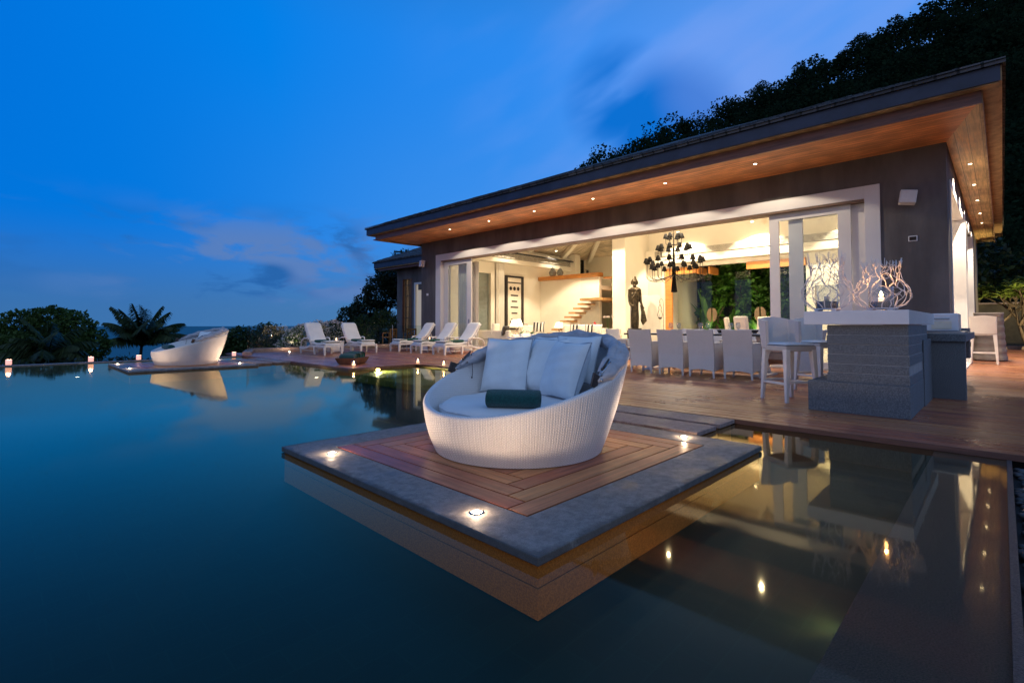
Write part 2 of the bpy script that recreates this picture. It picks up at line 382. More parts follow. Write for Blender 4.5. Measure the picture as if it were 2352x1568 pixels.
# ---------------------------------------------------------------- material set
m_deck = boards_mat('deck_timber', (.41, .145, .07), 'y', rough=.34)
m_pbx = boards_mat('platform_timber_x', (.46, .16, .07), 'x', rough=.42, var=.2)
m_pby = boards_mat('platform_timber_y', (.46, .16, .07), 'y', rough=.42, var=.2)
m_slab = slab_mat('stone_slab', (.23, .215, .215)); m_slab1 = slab_mat('platform_slab', (.235, .22, .21), rim=(3.045, 2.865, 1.405, 1.415))
m_step = slab_mat('step_slab', (.36, .25, .22))
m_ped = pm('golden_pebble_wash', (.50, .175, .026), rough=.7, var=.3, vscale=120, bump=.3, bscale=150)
m_ledge = pm('brown_pebble_wash', (.085, .058, .052), rough=.35, var=.7, vscale=150, bump=.6, bscale=170)
m_dark = pm('dark_recess', (.015, .014, .015), rough=.8)
m_tile = tile_mat('pool_tile', (.007, .024, .016), .16)
m_olive = tile_mat('olive_step_tile', (.36, .36, .06), .3)
m_wall = pm('grey_render', (.126, .112, .114), rough=.85, var=.28, vscale=1.6, stretch=(1, 1, .3), bump=.25, bscale=70)
m_trim = pm('white_paint', (.72, .70, .72), rough=.45, var=.03, vscale=2)
m_in = pm('cream_wall', (.82, .76, .64), rough=.8, var=.03, vscale=1)
m_floor = pm('pale_stone_floor', (.62, .56, .48), rough=.25, var=.08, vscale=1.5)
m_soff_f = plank_mat('soffit_planks_front', (.75, .31, .12), 0, .125)
m_soff_s = plank_mat('soffit_planks_side', (.66, .44, .20), 1, .19)
m_fas_lo = pm('dark_timber_fascia', (.16, .07, .05), rough=.5, var=.3, vscale=3, stretch=(8, .6, 8))
m_fas_up = pm('slate_blue_fascia', (.030, .036, .066), rough=.5, var=.25, vscale=2.0)
m_fas_side = pm('weathered_fascia', (.34, .22, .11), rough=.6, var=.35, vscale=4)
m_shing = shingle_mat('roof_shingles', (.07, .07, .078))
m_glass = glass('clear_glass'); m_balg = glass('balustrade_glass', (.90, .95, .95))
m_glassg = glass('thin_glassware', (.93, .94, .94), boost=.10)
m_wood = pm('orange_timber', (.55, .22, .05), rough=.4, var=.2, vscale=4, stretch=(6, .8, 6))
m_woodd = pm('oak_tread', (.50, .26, .10), rough=.4, var=.2, vscale=4, stretch=(.8, 6, 6))
m_black = pm('black_lacquer', (.012, .011, .011), rough=.8, spec=.05)
m_metal = pm('brushed_steel', (.5, .5, .52), rough=.25, metal=1, var=.06)
m_bronze = pm('aged_hinge_metal', (.12, .09, .075), rough=.4, metal=1, var=.3, vscale=20)
m_weave = weave_mat('white_weave', (.90, .86, .84), depth=.5)
m_weavec = weave_mat('white_weave_fine', (.80, .745, .73), pitch=.026, row=.018, depth=.45)
m_resin = pm('white_resin', (.76, .72, .71), rough=.5, var=.05, vscale=8)
m_cush = pm('pale_cushion_cloth', (.82, .86, .88), rough=.9, var=.05, vscale=5, bump=.12, bscale=300, sheen=.2)
m_matt = pm('mattress_cloth', (.80, .78, .78), rough=.9, var=.04, vscale=4, bump=.1, bscale=260)
m_canvas = pm('folded_canvas', (.46, .45, .48), rough=.9, var=.18, vscale=9, stretch=(1, 1, 2), bump=.2, bscale=45)
m_teal = pm('dark_teal_towelling', (.006, .075, .070), rough=.95, var=.25, vscale=60, bump=.5, bscale=240, sheen=.3)
m_green = pm('dark_green_towelling', (.012, .075, .055), rough=.95, var=.2, vscale=60, bump=.5, bscale=240)
m_white = pm('white_towelling', (.80, .78, .76), rough=.95, var=.04, vscale=50, bump=.3, bscale=240)
m_granite = slab_mat('grey_granite', (.125, .145, .17), wet=False)
m_top = pm('white_counter', (.72, .74, .80), rough=.25, var=.02)
m_upg = pm('cream_upholstery', (.78, .70, .58), rough=.9, var=.05, vscale=6)
m_char = pm('charcoal_cloth', (.03, .022, .02), rough=.9)
m_bark = pm('bark', (.07, .05, .035), rough=.9, var=.4, vscale=8, stretch=(3, 3, .6), bump=.5, bscale=30)
m_led = emit('lamp_disc', (1, .86, .62), 30); m_led2 = emit('spot_disc', (1, .84, .6), 22)
m_flame = emit('flame', (1, .62, .25), 30); m_wax = pm('wax', (.85, .78, .66), rough=.5)
m_glow = lampshade('lit_wax', (1, .62, .38), 2.2)
m_earth = pm('dark_earth', (.012, .018, .012), rough=.95, var=.5, vscale=.3)
m_peb = pm('river_pebble', (.035, .038, .045), rough=.45, var=.3, vscale=4, island=.5)
m_curt = pm('sheer_curtain', (.78, .74, .66), rough=.9, var=.03)

# ================================================================ THE SETTING
# terrain, sea
def terrain():
    xs = np.concatenate([np.linspace(-260, 60, 33)]); ys = np.linspace(18.4, 340, 34)
    mb = MB()
    def fn(u, v):
        x = -260 + 320 * u; y = 18.4 + 320 * v ** 1.5
        z = -1.2 - .20 * (y - 18.4) - .8 * math.sin(x * .13) * math.sin(y * .11) * min(1, (y - 18) / 30)
        k = min(1, max(0, (x - 9) / 25)) * max(0, 1 - (y - 18) / 30); z = z * (1 - k) + k * (-1.0)
        return (x, y, z)
    mb.grid(fn, 40, 34)
    mb.add([(-260, 18.4, -1.2), (-26, 18.4, -1.2), (-26, -60, -1.2), (-260, -60, -1.2)], [(0, 1, 2, 3)])
    kind(mb.build('ground', m_earth, smooth=True), 'structure')
    g2 = MB(); g2.add([(5.4, -60, -.9), (90, -60, -.9), (90, 22, -.9), (5.4, 22, -.9)], [(0, 1, 2, 3)])
    g2.add([(-26, -60, -.9), (5.4, -60, -.9), (5.4, -3.2, -.9), (-26, -3.2, -.9)], [(0, 1, 2, 3)])
    kind(g2.build('yard_ground', m_earth), 'structure')
    sea = MB(); n = 64
    sea.add([(40000 * math.cos(2 * math.pi * i / n), 40000 * math.sin(2 * math.pi * i / n), -62) for i in range(n)], [tuple(range(n))])
    kind(sea.build('sea', sea_mat()), 'structure')
terrain()
def ridge(px):
    P = [(900, 640, 165), (1200, 540, 150), (1380, 410, 140), (1560, 330, 130), (1755, 262, 120), (1900, 190, 112), (2000, 142, 108), (2140, 80, 104), (2352, -40, 100), (2700, -240, 95), (3600, -420, 90)]
    for i in range(len(P) - 1):
        if P[i][0] <= px <= P[i + 1][0]:
            t = (px - P[i][0]) / (P[i + 1][0] - P[i][0])
            py, d = P[i][1] + t * (P[i + 1][1] - P[i][1]), P[i][2] + t * (P[i + 1][2] - P[i][2])
            return d, 1 + (747 - py) / 1148.3 * d
    return 90, 80
def hill_pt(q, d):
    """bearing q across the slope, distance d -> terrain point"""
    D, zr = ridge(q); lat = (q - 1176) / 1148.3
    if d < D:
        t = min(1, max(0, (d - 42) / (D - 42))); z = -1 + (zr + 1) * (.35 * t + .65 * t * t)
    else: z = zr - .10 * (d - D)
    ca, sa = math.cos(AZ), math.sin(AZ)
    return (d * (ca + sa * lat), d * (sa - ca * lat), z)
hb = MB(); hb.grid(lambda u, v: hill_pt(1000 + 2600 * u, 42 + 140 * v), 60, 24)
kind(hb.build('hill', m_earth, smooth=True), 'structure')

# pool
WZ = -.047
def pool():
    w = MB(); w.add([(-26, 0.0, WZ), (7.7, 0.0, WZ), (7.7, 18.05, WZ), (-26, 18.05, WZ)], [(0, 1, 2, 3)])
    w.add([(-26, -3.2, WZ), (1.2, -3.2, WZ), (1.2, 0, WZ), (-26, 0, WZ)], [(0, 1, 2, 3)])
    kind(w.build('pool_water', water_mat()), 'structure')
    f = MB(); f.add([(-26, -3.2, -.29), (7.8, -3.2, -.29), (7.8, 18.05, -.29), (-26, 18.05, -.29)], [(0, 1, 2, 3)])
    kind(f.build('pool_floor', m_tile), 'structure')
    l = MB(); l.box(1.2, 5.6, 0.0, .43, -.285, WZ - .006)
    kind(l.build('pool_ledge', m_ledge), 'structure')
    e = MB(); e.box(1.2, 5.6, -.03, -.001, -.5, WZ + .004); kind(e.build('pool_ledge_edge', m_ledge), 'structure')
    r = MB(); r.box(-26, 5.75, 18.05, 18.32, -1.2, WZ + .025); r.box(-26.3, -26, -3.2, 18.32, -1.2, WZ + .02)
    kind(r.build('pool_rim', m_slab, bevel=.006), 'structure')
    s = MB(); s.box(5.66, 7.54, 9.4, 10.84, -.280, -.10); s.box(5.66, 7.54, 8.0, 9.39, -.281, -.16); s.box(5.66, 7.54, 6.31, 7.99, -.282, -.22)
    kind(s.build('pool_steps', m_olive), 'structure')
    wl = MB(); wl.box(7.56, 7.62, 6.3, 10.84, -.285, -.05); wl.box(5.5, 7.6, 6.2, 6.28, -.285, -.05); wl.box(5.70, 7.6, 10.86, 10.92, -.285, -.05)
    wl.box(5.72, 5.78, 10.92, 18.0, -.285, -.05)
    kind(wl.build('pool_wall', m_olive), 'structure')
    w2 = MB().box(5.60, 5.66, .44, 6.18, -.285, -.05); kind(w2.build('pool_wall', m_tile), 'structure')
pool()

def deck():
    rnd = random.Random(3); b = MB(); W, G = .150, .015
    def run(x0, x1, y0, y1, splits):
        y = y0
        while y < y1 - .01:
            ln = rnd.uniform(2.2, 4.6); ye = min(y1, y + ln)
            if y1 - ye < .5: ye = y1
            dz = rnd.uniform(-.0012, .0012)
            b.box(x0, x1, y, ye - .003, -.035 + dz, dz); y = ye
    x = 5.52; i = 0
    while x < 24.5:
        x1 = x + W
        if x1 < 7.6:
            run(x, x1, -12, 6.25, 1)
            if x > 5.6: run(x, x1, 10.85, 19.9, 1)
        elif x1 < 12.8: run(x, x1, -12, 20.0, 1)
        else: run(x, x1, -12, .70, 1)
        x = x1 + G
    for k in range(28):
        x = 24.5 + k * (W + G); run(x, x + W, -12, .7, 1)
    kind(b.build('deck', m_deck), 'structure')
    u = MB(); u.box(5.62, 12.84, -12, 6.2, -.9, -.05); u.box(7.64, 12.84, 6.2, 20.0, -.9, -.051); u.box(5.80, 7.63, 10.94, 20.0, -.9, -.052); u.box(12.85, 29, -12, .69, -.9, -.053)
    kind(u.build('deck_base', m_dark), 'structure')
    # rim boards
    e = MB(); e.box(5.492, 5.512, -12, 6.27, -.045, .002); e.box(7.5, 7.52, 6.275, 10.82, -.045, .002)
    e.box(5.50, 7.5, 6.255, 6.275, -.045, .002); e.box(5.63, 7.52, 10.822, 10.842, -.045, .002); e.box(5.63, 5.65, 10.845, 19.9, -.045, .002)
    kind(e.build('deck_edge_board', m_fas_lo), 'structure')
deck()

# pebble bed beside the ledge
def pebbles():
    rnd = random.Random(11); b = MB()
    base = MB().ball((0, 0, 0), 1, 8, 6); bv = np.array(base.v)
    for i in range(2600):
        x = 1.2 + 4.2 * rnd.random() ** 1.2; y = -.05 - 1.15 * rnd.random()
        s = np.array([rnd.uniform(.022, .05), rnd.uniform(.016, .034), rnd.uniform(.012, .02)])
        t = rnd.uniform(0, 6.28); v = bv * s
        v = np.stack([v[:, 0] * math.cos(t) - v[:, 1] * math.sin(t) + x, v[:, 0] * math.sin(t) + v[:, 1] * math.cos(t) + y, v[:, 2] - .10 + rnd.uniform(0, .022)], 1)
        b.add(v.tolist(), base.f)
    kind(b.build('pebbles', m_peb, smooth=True), 'stuff', 'dark river pebbles beside the pool ledge')
    g = MB(); g.box(1.2, 5.48, -3.2, -.031, -.6, -.11); kind(g.build('pebble_bed', m_dark), 'structure')
pebbles()

# ---------------------------------------------------------------- platforms in the pool
def platform(x0, x1, y0, y1, bx0, bx1, by0, by1, label):
    t = thing('pool_platform', label, 'platform', ((x0 + x1) / 2, (y0 + y1) / 2, -.285), group='platforms standing in the pool')
    s = MB()
    s.box(x0, x1, y0, by0, -.036, 0); s.box(x0, x1, by1, y1, -.036, 0); s.box(x0, bx0, by0, by1, -.036, 0); s.box(bx1, x1, by0, by1, -.036, 0)
    # one welded frame so its joints never show
    s = MB(); P = [(x0, y0), (x1, y0), (x1, y1), (x0, y1)]; Q = [(bx0, by0), (bx1, by0), (bx1, by1), (bx0, by1)]
    vs = [(*p, z) for z in (-.042, 0) for p in P + Q]
    fs = []
    for i in range(4):
        j = (i + 1) % 4
        fs += [(8 + i, 8 + j, 12 + j, 12 + i), (j, i, 4 + i, 4 + j), (i, j, 8 + j, 8 + i), (4 + j, 4 + i, 12 + i, 12 + j)]
    s.add(vs, fs); s.build('slab_border', m_slab1 if x0 < 1.8 else m_slab, t, bevel=.006, world=True)
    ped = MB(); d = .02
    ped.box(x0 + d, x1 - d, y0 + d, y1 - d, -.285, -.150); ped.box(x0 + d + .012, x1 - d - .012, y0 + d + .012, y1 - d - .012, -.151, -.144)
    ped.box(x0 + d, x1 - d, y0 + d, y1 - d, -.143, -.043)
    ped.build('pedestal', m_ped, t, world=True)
    MB().box(bx0 + .002, bx1 - .002, by0 + .002, by1 - .002, -.0425, -.036).build('gap_shade', m_dark, t, world=True)  # dark sheet stands in for shade in the board gaps
    g = .012; w = .138; bx = MB(); by = MB(); a0, a1, c0, c1 = bx0 + g, bx1 - g, by0 + g, by1 - g; k = 0
    while a1 - a0 > .2 and c1 - c0 > .2:
        if k == 0: c0_, c1_, a0_, a1_ = c0, c1, a0, a1
        bx.box(a0, a1 - w - g, c0, c0 + w, -.03, -.001); by.box(a1 - w, a1, c0, c1 - w - g, -.03, -.0013)
        bx.box(a0 + w + g, a1, c1 - w, c1, -.03, -.001); by.box(a0, a0 + w, c0 + w + g, c1, -.03, -.0013)
        a0 += w + g; a1 -= w + g; c0 += w + g; c1 -= w + g; k += 1
    if a1 > a0 and c1 > c0: bx.box(a0, a1, c0, c1, -.03, -.001)
    nb = len(bx.f); bx.add(by.v, by.f); o = bx.build('boards', m_pbx, t, world=True); o.data.materials.append(m_pby)
    for q in o.data.polygons[nb:]: q.material_index = 1
    return t
platform(1.64, 4.45, 1.45, 4.28, 1.95, 4.14, 1.80, 3.95, 'near square stone platform with timber inlay, carrying the large wicker daybed in front')
platform(1.95, 4.62, 13.6, 16.62, 2.26, 4.31, 14.0, 16.25, 'distant stone platform by the pool rim carrying the far daybed')
def step(x0, x1, y0, y1, label):
    o = MB().box(x0, x1, y0, y1, -.042, 0).build('stepping_slab', m_step, bevel=.006)
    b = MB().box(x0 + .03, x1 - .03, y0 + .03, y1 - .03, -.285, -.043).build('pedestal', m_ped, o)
    tag(o, label, 'slab', 'stepping slabs between platforms and deck')
step(4.56, 5.00, 2.055, 3.75, 'stepping slab touching the near platform edge, narrow strip nearest the camera')
step(5.09, 5.483, 2.055, 3.75, 'stepping slab lying along the deck edge behind the near daybed')
step(4.73, 5.13, 14.1, 16.3, 'stepping slab next to the far platform')
step(5.22, 5.62, 14.1, 16.3, 'stepping slab against the far corner of the deck by the loungers')

def recessed(x, y, label, e=3.0, r=.03, z=0.0):
    t = thing('floor_light', label, 'light', (x, y, z), group='recessed floor lights')
    MB().lathe([(r + .008, 0), (r + .008, .004), (r, .0055), (r, .003)], 20, cap=False).build('ring', m_metal, t, smooth=True)
    MB().lathe([(r, .0022), (r * .7, .006), (.002, .009)], 20).build('lens', m_led, t, smooth=True)
    lamp('floor_lamp', 'SPOT', (0, 0, .02), e, WARM2, t, target=(0, 0, 1), size=176, blend=.12, radius=.025, world=False)
    lamp('floor_lamp_spill', 'POINT', (0, 0, .03), 2.4, WARM2, t, radius=.012, world=False)
    return t
recessed(1.83, 3.77, 'bright floor light in the near platform slab at its left corner', 38)
recessed(1.80, 2.03, 'bright floor light in the near platform slab below the daybed front', 19)
recessed(4.31, 2.06, 'bright floor light in the near platform slab at its right corner beside the stepping slabs', 46)
recessed(4.29, 3.78, 'floor light in the near platform slab hidden behind the daybed', 14)
recessed(2.12, 16.38, 'floor light on the far platform at its left end', 16)
recessed(2.10, 14.5, 'floor light on the far platform left of the daybed, closer of the two', 18)
recessed(4.46, 16.42, 'floor light on the far platform behind the daybed, with a bright star', 26)
recessed(4.45, 14.5, 'floor light on the far platform nearest the stepping slabs', 22)
recessed(7.77, 19.62, 'floor light in the deck at the foot of the kerb beside flowering bushes', 6)
recessed(12.3, 19.75, 'floor light in the deck at the foot of the kerb near the glass balustrade corner', 6)
def underwater(x, y, z, label, tgt, e, rx=0):
    t = thing('pool_light', label, 'light', (x, y, z), group='underwater pool lights'); t.rotation_euler = (rx, 0, 0)
    MB().lathe([(.055, -.02), (.055, 0), (.045, .003)], 18).build('ring', m_metal, t, smooth=True)
    MB().lathe([(.044, .0035), (.03, .008), (.002, .01)], 18).build('lens', m_led2, t, smooth=True)
    lamp('pool_lamp', 'SPOT', (0, 0, .05), e, (1, .88, .45) if y > 5 else (1, .52, .14), t, target=tgt, size=150, blend=.6, radius=.03, world=False)
underwater(6.30, 10.66, -.097, 'bright underwater light on the olive pool steps by the wooden towel tray', (.35, -1.2, .06), 300)
underwater(5.46, 12.1, -.288, 'small underwater light in front of the deck edge left of the towel tray', (0, 0, 1), 2)
underwater(2.5, .435, -.20, 'added unseen warm fill light in the ledge wall facing the near platform', (.1, -.05, 1), 2.5, R(-90))  # lamp added out of sight to warm the platform pedestal
underwater(.45, .75, -.285, 'added unseen warm fill light on the pool floor just under the camera, lighting the platform corner', (1, .7, .25), 6)  # second added lamp, out of frame, warms the pedestal corner
underwater(1.35, 16.5, -.288, 'underwater light left of the far platform', (0, 0, 1), 3)

# ---------------------------------------------------------------- kerb with glass balustrade
def kerb():
    path = [(5.85, 18.35), (6.45, 19.95), (12.9, 20.45), (15.5, 20.65)]
    t = thing('glass_balustrade', 'low stone kerb carrying frameless glass balustrade panels along the far deck edge', 'balustrade', (6.45, 19.95, 0))
    k = MB()
    for (xa, ya), (xb, yb) in zip(path[:-1], path[1:]):
        d = Vector((xb - xa, yb - ya, 0)).normalized(); n = Vector((-d.y, d.x, 0)) * .14
        A, B = Vector((xa, ya, 0)), Vector((xb, yb, 0))
        k.prism([(A - n)[:2], (B - n)[:2], (B + n)[:2], (A + n)[:2]], -.2, .14 if xa > 6 else .10)
    k.build('kerb', m_step, t, world=True, bevel=.01)
    ln = 0
    for (xa, ya), (xb, yb) in zip(path[:-1], path[1:]):
        A, B = Vector((xa, ya, 0)), Vector((xb, yb, 0)); L = (B - A).length; n = max(1, round(L / 1.9)); ang = math.atan2(yb - ya, xb - xa)
        for i in range(n):
            c = A + (B - A) * ((i + .5) / n); w = L / n - .03
            p = MB().box(c.x - w / 2, c.x + w / 2, c.y - .006, c.y + .006, .12, 1.0, rz=ang)
            p.build('glass_panel', m_balg, t, world=True)
    MB().tube([(12.75, 20.3, .1), (12.75, 20.3, 1.02)], .022, 8).build('post', m_metal, t, world=True)
kerb()

# ================================================================ THE VILLA
villa = thing('villa', 'long grey villa with deep timber eaves and a wide open glowing living room', 'house', (12.85, .72, 0))
def vb(name, mat, boxes, bevel=0, parent=None):
    b = MB()
    for q in boxes: b.box(*q)
    return b.build(name, mat, villa if parent is None else parent, bevel=bevel, world=parent is None)
def vbe(name, mat, boxes):
    for q in boxes: vb(name, mat, [q])
FX = 12.85
vb('front_wall', m_wall, [(FX, 13.15, .72, 1.80, 0, 4.6), (FX, 13.15, 17.08, 18.17, 0, 4.6), (FX, 13.15, 1.801, 17.079, 3.95, 4.6)])
vb('right_wall', m_wall, [(13.151, 13.6, .72, 1.02, 0, 4.6), (18.25, 19.4, .72, 1.02, 0, 4.6), (23, 29.5, .72, 1.02, 0, 4.6), (13.601, 18.249, .72, 1.02, 4.0, 4.6), (19.401, 22.999, .72, 1.02, 4.0, 4.6)])
vbe('right_opening_trim', m_trim, [(13.6, 13.68, .70, 1.05, .03, 3.999), (18.10, 18.249, .66, 1.30, .03, 3.999), (13.69, 18.09, .70, 1.05, 3.85, 3.999), (19.4, 19.5, .68, 1.1, .03, 3.999), (22.85, 22.999, .66, 1.2, .03, 3.999), (13.0, 18.6, .60, 1.05, .003, .028)])
vb('front_trim', m_trim, [(FX - .035, 13.17, 1.78, 2.05, .01, 3.97), (FX - .035, 13.17, 16.76, 17.1, .01, 3.97), (FX - .0345, 13.17, 2.051, 16.759, 3.70, 3.97)], bevel=.004)
vb('lintel_underside', pm('lintel_brown', (.16, .10, .07), rough=.6), [(FX - .02, 13.16, 2.06, 16.75, 3.655, 3.698)])
vb('inner_floor', m_floor, [(FX - .04, 24.6, 1.03, 17.69, -.05, .018)])
def door(name, y0, y1, x, gx0, gx1, par=None):
    fr = MB()
    fr.box(x, x + .06, y0, gx0, .02, 3.655); fr.box(x, x + .06, gx1, y1, .02, 3.655)
    fr.box(x + .0005, x + .0595, gx0, gx1, 3.49, 3.655); fr.box(x + .0005, x + .0595, gx0, gx1, .02, .16)
    o = fr.build(name, m_trim, villa, world=True)
    MB().box(x + .025, x + .037, gx0, gx1, .16, 3.49).build('glass', m_glass, o, world=False)
    return o
d1 = door('sliding_door', 2.33, 3.99, 12.98, 2.57, 3.78); d2 = door('sliding_door', 2.06, 3.6, 13.09, 2.34, 3.3)
d3 = door('sliding_door', 15.0, 16.75, 12.98, 15.25, 16.47); d4 = door('sliding_door', 15.2, 16.75, 13.09, 15.42, 16.5)
MB().box(12.95, 12.975, 15.10, 15.13, 1.0, 1.25).build('handle', m_metal, d3)
def curtain(x0, x1, y, z0, z1, n, mat=m_curt, ax='x', amp=.035):
    b = MB()
    def fn(u, v):
        w = amp * math.sin(u * n * 2 * math.pi) + .01 * math.sin(u * n * 4.6 * math.pi + 1)
        return (x0 + (x1 - x0) * u, y + w, z0 + (z1 - z0) * v) if ax == 'x' else (y + w, x0 + (x1 - x0) * u, z0 + (z1 - z0) * v)
    b.grid(fn, n * 10, 4); b.grid(lambda u, v: tuple(Vector(fn(u, v)) + Vector((.006, .006, 0))), n * 10, 4); return b
curtain(15.05, 16.3, 13.42, .03, 3.6, 9, ax='y').build('curtain', m_curt, villa, smooth=True, world=True)
curtain(2.15, 2.62, 13.40, .03, 3.6, 5, pm('blue_grey_curtain', (.42, .52, .6), rough=.9), ax='y').build('curtain', m_curt, villa, smooth=True, world=True)
# inner envelope
vb('left_wall', m_in, [(13.151, 14.7, 17.7, 18.17, 0, 5.0), (14.7, 16.8, 17.7, 18.17, 3.72, 5.0), (16.8, 24.6, 17.7, 18.17, 0, 5.0)])
vb('front_inner_lining', m_in, [(13.151, 13.2, 2.06, 16.75, 3.80, 4.9), (13.172, 13.2, 1.03, 2.0, 0.02, 3.79)])
vb('right_inner_lining', m_in, [(13.3, 13.59, 1.021, 1.06, .02, 5), (13.6, 18.2, 1.021, 1.06, 4.01, 5), (18.3, 19.38, 1.021, 1.06, .02, 5), (19.4, 24.6, 1.021, 1.06, 4.01, 5), (23.01, 24.6, 1.021, 1.06, 0.02, 4.0)])
vb('back_wall', m_in, [(21.0, 21.25, 1.07, 5.2, 0.02, 6.3), (21.0, 21.25, 10.83, 11.70, .02, 6.3), (21.0, 21.25, 5.2, 10.83, 3.56, 6.3)])
vb('back_bulkhead', m_in, [(20.7, 20.99, 1.08, 11.69, 3.75, 4.38)])
vb('column', m_in, [(19.0, 21.24, 11.71, 12.37, .02, 6.3)])
vb('loft_wall', m_in, [(20.2, 20.4, 13.9, 17.69, .02, 3.36), (24.3, 24.6, 11.0, 17.69, 0, 5.0), (21.24, 24.29, 11.0, 11.2, 0, 6.0)])
vb('loft_floor', m_in, [(20.41, 24.29, 13.9, 17.69, 2.75, 2.95)])
vb('left_bulkhead', m_in, [(13.21, 22.5, 17.35, 17.69, 4.08, 4.72)])
vb('left_pier', m_in, [(22.51, 23.0, 17.1, 17.69, 3.0, 5.0)])
vb('loft_beam', m_wood, [(20.02, 20.46, 13.84, 17.68, 3.365, 3.56)], bevel=.006)
m_slat = pm('grille_slat', (.8, .74, .62), rough=.7)
def grille(name, boxes, frame):
    t = vb(name, m_black, [frame])
    b = MB()
    for q in boxes: b.box(*q)
    b.build('slats', m_slat, t)
grille('ac_grille', [(13.6, 22.38, 17.315, 17.345, 4.31 + i * .052, 4.332 + i * .052) for i in range(6)], (13.6, 22.38, 17.33, 17.348, 4.29, 4.62))
grille('ac_grille', [(20.655, 20.685, 3.0, 11.2, 4.085 + i * .042, 4.104 + i * .042) for i in range(6)], (20.67, 20.698, 3.0, 11.2, 4.07, 4.33))
# vaulted timber ceiling with rafters
m_ceil = plank_mat('cream_ceiling_boards', (.66, .54, .38), 0, .16, rough=.7)
cl = MB(); cl.add([(13.15, 1.0, 4.85), (24.65, 1.0, 4.85), (24.65, 17.75, 4.85), (13.15, 17.75, 4.85), (18.9, 6.75, 6.95), (18.9, 12.0, 6.95)], [(0, 1, 4), (1, 2, 5, 4), (2, 3, 5), (3, 0, 4, 5)])
cl.build('ceiling', m_ceil, villa, world=True)
for yy in (6.75, 8.5, 10.25, 12.0):
    b = MB(); b.taper((13.2, yy, 4.74), (18.9, yy, 6.83), .07, .07, .13, .13); b.taper((18.9, yy, 6.83), (24.6, yy, 4.72), .07, .07, .13, .13)
    b.build('rafter', m_in, villa, world=True)
for k_, (p, q) in enumerate((((18.9, 12.0, 6.83), (24.6, 17.7, 4.75)), ((18.9, 12.0, 6.83), (13.2, 17.7, 4.75)), ((18.9, 12.0, 6.83), (18.9, 17.7, 4.75)), ((18.9, 12.0, 6.83), (22.0, 17.7, 4.75)))):
    MB().taper(p, q, .10, .10, .16, .16).build('hip_rafter', m_in, villa, world=True)
# side glass door on the left wall, with its curtain
sd = MB(); sd.box(14.7, 14.9, 17.66, 17.9, .02, 3.72); sd.box(16.55, 16.8, 17.66, 17.9, .02, 3.72); sd.box(14.9, 16.55, 17.661, 17.899, 3.52, 3.72); sd.box(14.9, 16.55, 17.661, 17.899, .02, .2)
sdo = sd.build('side_door', m_in, villa, world=True); MB().box(14.9, 16.55, 17.78, 17.79, .2, 3.52).build('glass', m_glass, sdo); MB().box(14.9, 16.55, 17.84, 17.86, .2, 3.52).build('reflection_panel', pm('grey_reflection', (.30, .31, .28), rough=.9), sdo)  # grey panel added behind the pane stands in for its reflection
curtain(16.83, 17.38, 17.58, .03, 4.05, 5).build('curtain', m_curt, villa, smooth=True, world=True)
MB().box(22.95, 24.1, 17.66, 17.695, 2.96, 4.85).build('loft_door', m_black, villa, world=True)
# floating stair
for i in range(8):
    z = 2.06 - .205 * i; y = 14.13 + .272 * i
    MB().box(19.3, 20.195, y, y + .40, z - .085, z).build('stair_tread', m_woodd, villa, world=True, bevel=.004)
MB().box(19.3, 21.6, 13.1, 14.40, 2.17, 2.285).build('stair_landing', m_woodd, villa, world=True, bevel=.004)
for i in range(4): MB().box(20.6, 21.6, 13.0 - .3 * i - .3, 13.0 - .3 * i, 2.35 + .2 * i, 2.43 + .2 * i).build('stair_tread', m_woodd, villa, world=True)
MB().box(19.28, 19.292, 13.3, 14.3, .02, 3.5).build('glass_screen', m_glass, villa, world=True)
# soffits, fascias, roof
EX0, EX1, EY0, EY1 = 10.87, 29.6, .185, 18.9
sf = MB(); sf.add([(EX0, EY0 + .01, 4.578), (FX, .71, 4.578), (FX, EY1, 4.578), (EX0, EY1, 4.578)], [(3, 2, 1, 0)]); sf.add([(EX0, EY0 + .01, 4.60), (FX, .71, 4.60), (FX, EY1, 4.60), (EX0, EY1, 4.60)], [(0, 1, 2, 3)])
sf.build('front_soffit', m_soff_f, villa, world=True)
ss = MB(); ss.add([(EX0, EY0, 4.5775), (EX1, EY0, 4.5775), (EX1, .73, 4.5775), (FX, .709, 4.5775)], [(3, 2, 1, 0)]); ss.add([(EX0, EY0, 4.60), (EX1, EY0, 4.60), (EX1, .73, 4.60), (FX, .709, 4.60)], [(0, 1, 2, 3)])
ss.build('side_soffit', m_soff_s, villa, world=True)
sl = MB().add([(13.151, 18.171, 4.578), (24.6, 18.171, 4.578), (24.6, 18.9, 4.578), (13.151, 18.9, 4.578)], [(3, 2, 1, 0)]); sl.build('end_soffit', m_soff_s, villa, world=True)
vb('lower_fascia', m_fas_lo, [(10.83, 10.868, .165, 18.6, 4.53, 4.735)])
vbe('lower_side_fascia', m_fas_side, [(10.869, 29.6, .150, .184, 4.53, 4.735), (10.869, 25, 18.56, 18.6, 4.53, 4.735)])
vb('eave_step', m_fas_side, [(10.66, 29.6, -.04, .60, 4.736, 4.752), (10.66, 13, .601, 18.95, 4.736, 4.752), (13.01, 25.4, 18.0, 18.95, 4.736, 4.752)])
vb('upper_fascia', m_fas_up, [(10.63, 10.668, -.055, 18.98, 4.755, 5.0)])
vbe('upper_side_fascia', m_fas_side, [(10.669, 29.6, -.075, -.035, 4.755, 5.0), (10.669, 25.4, 18.96, 19.0, 4.755, 5.0)])
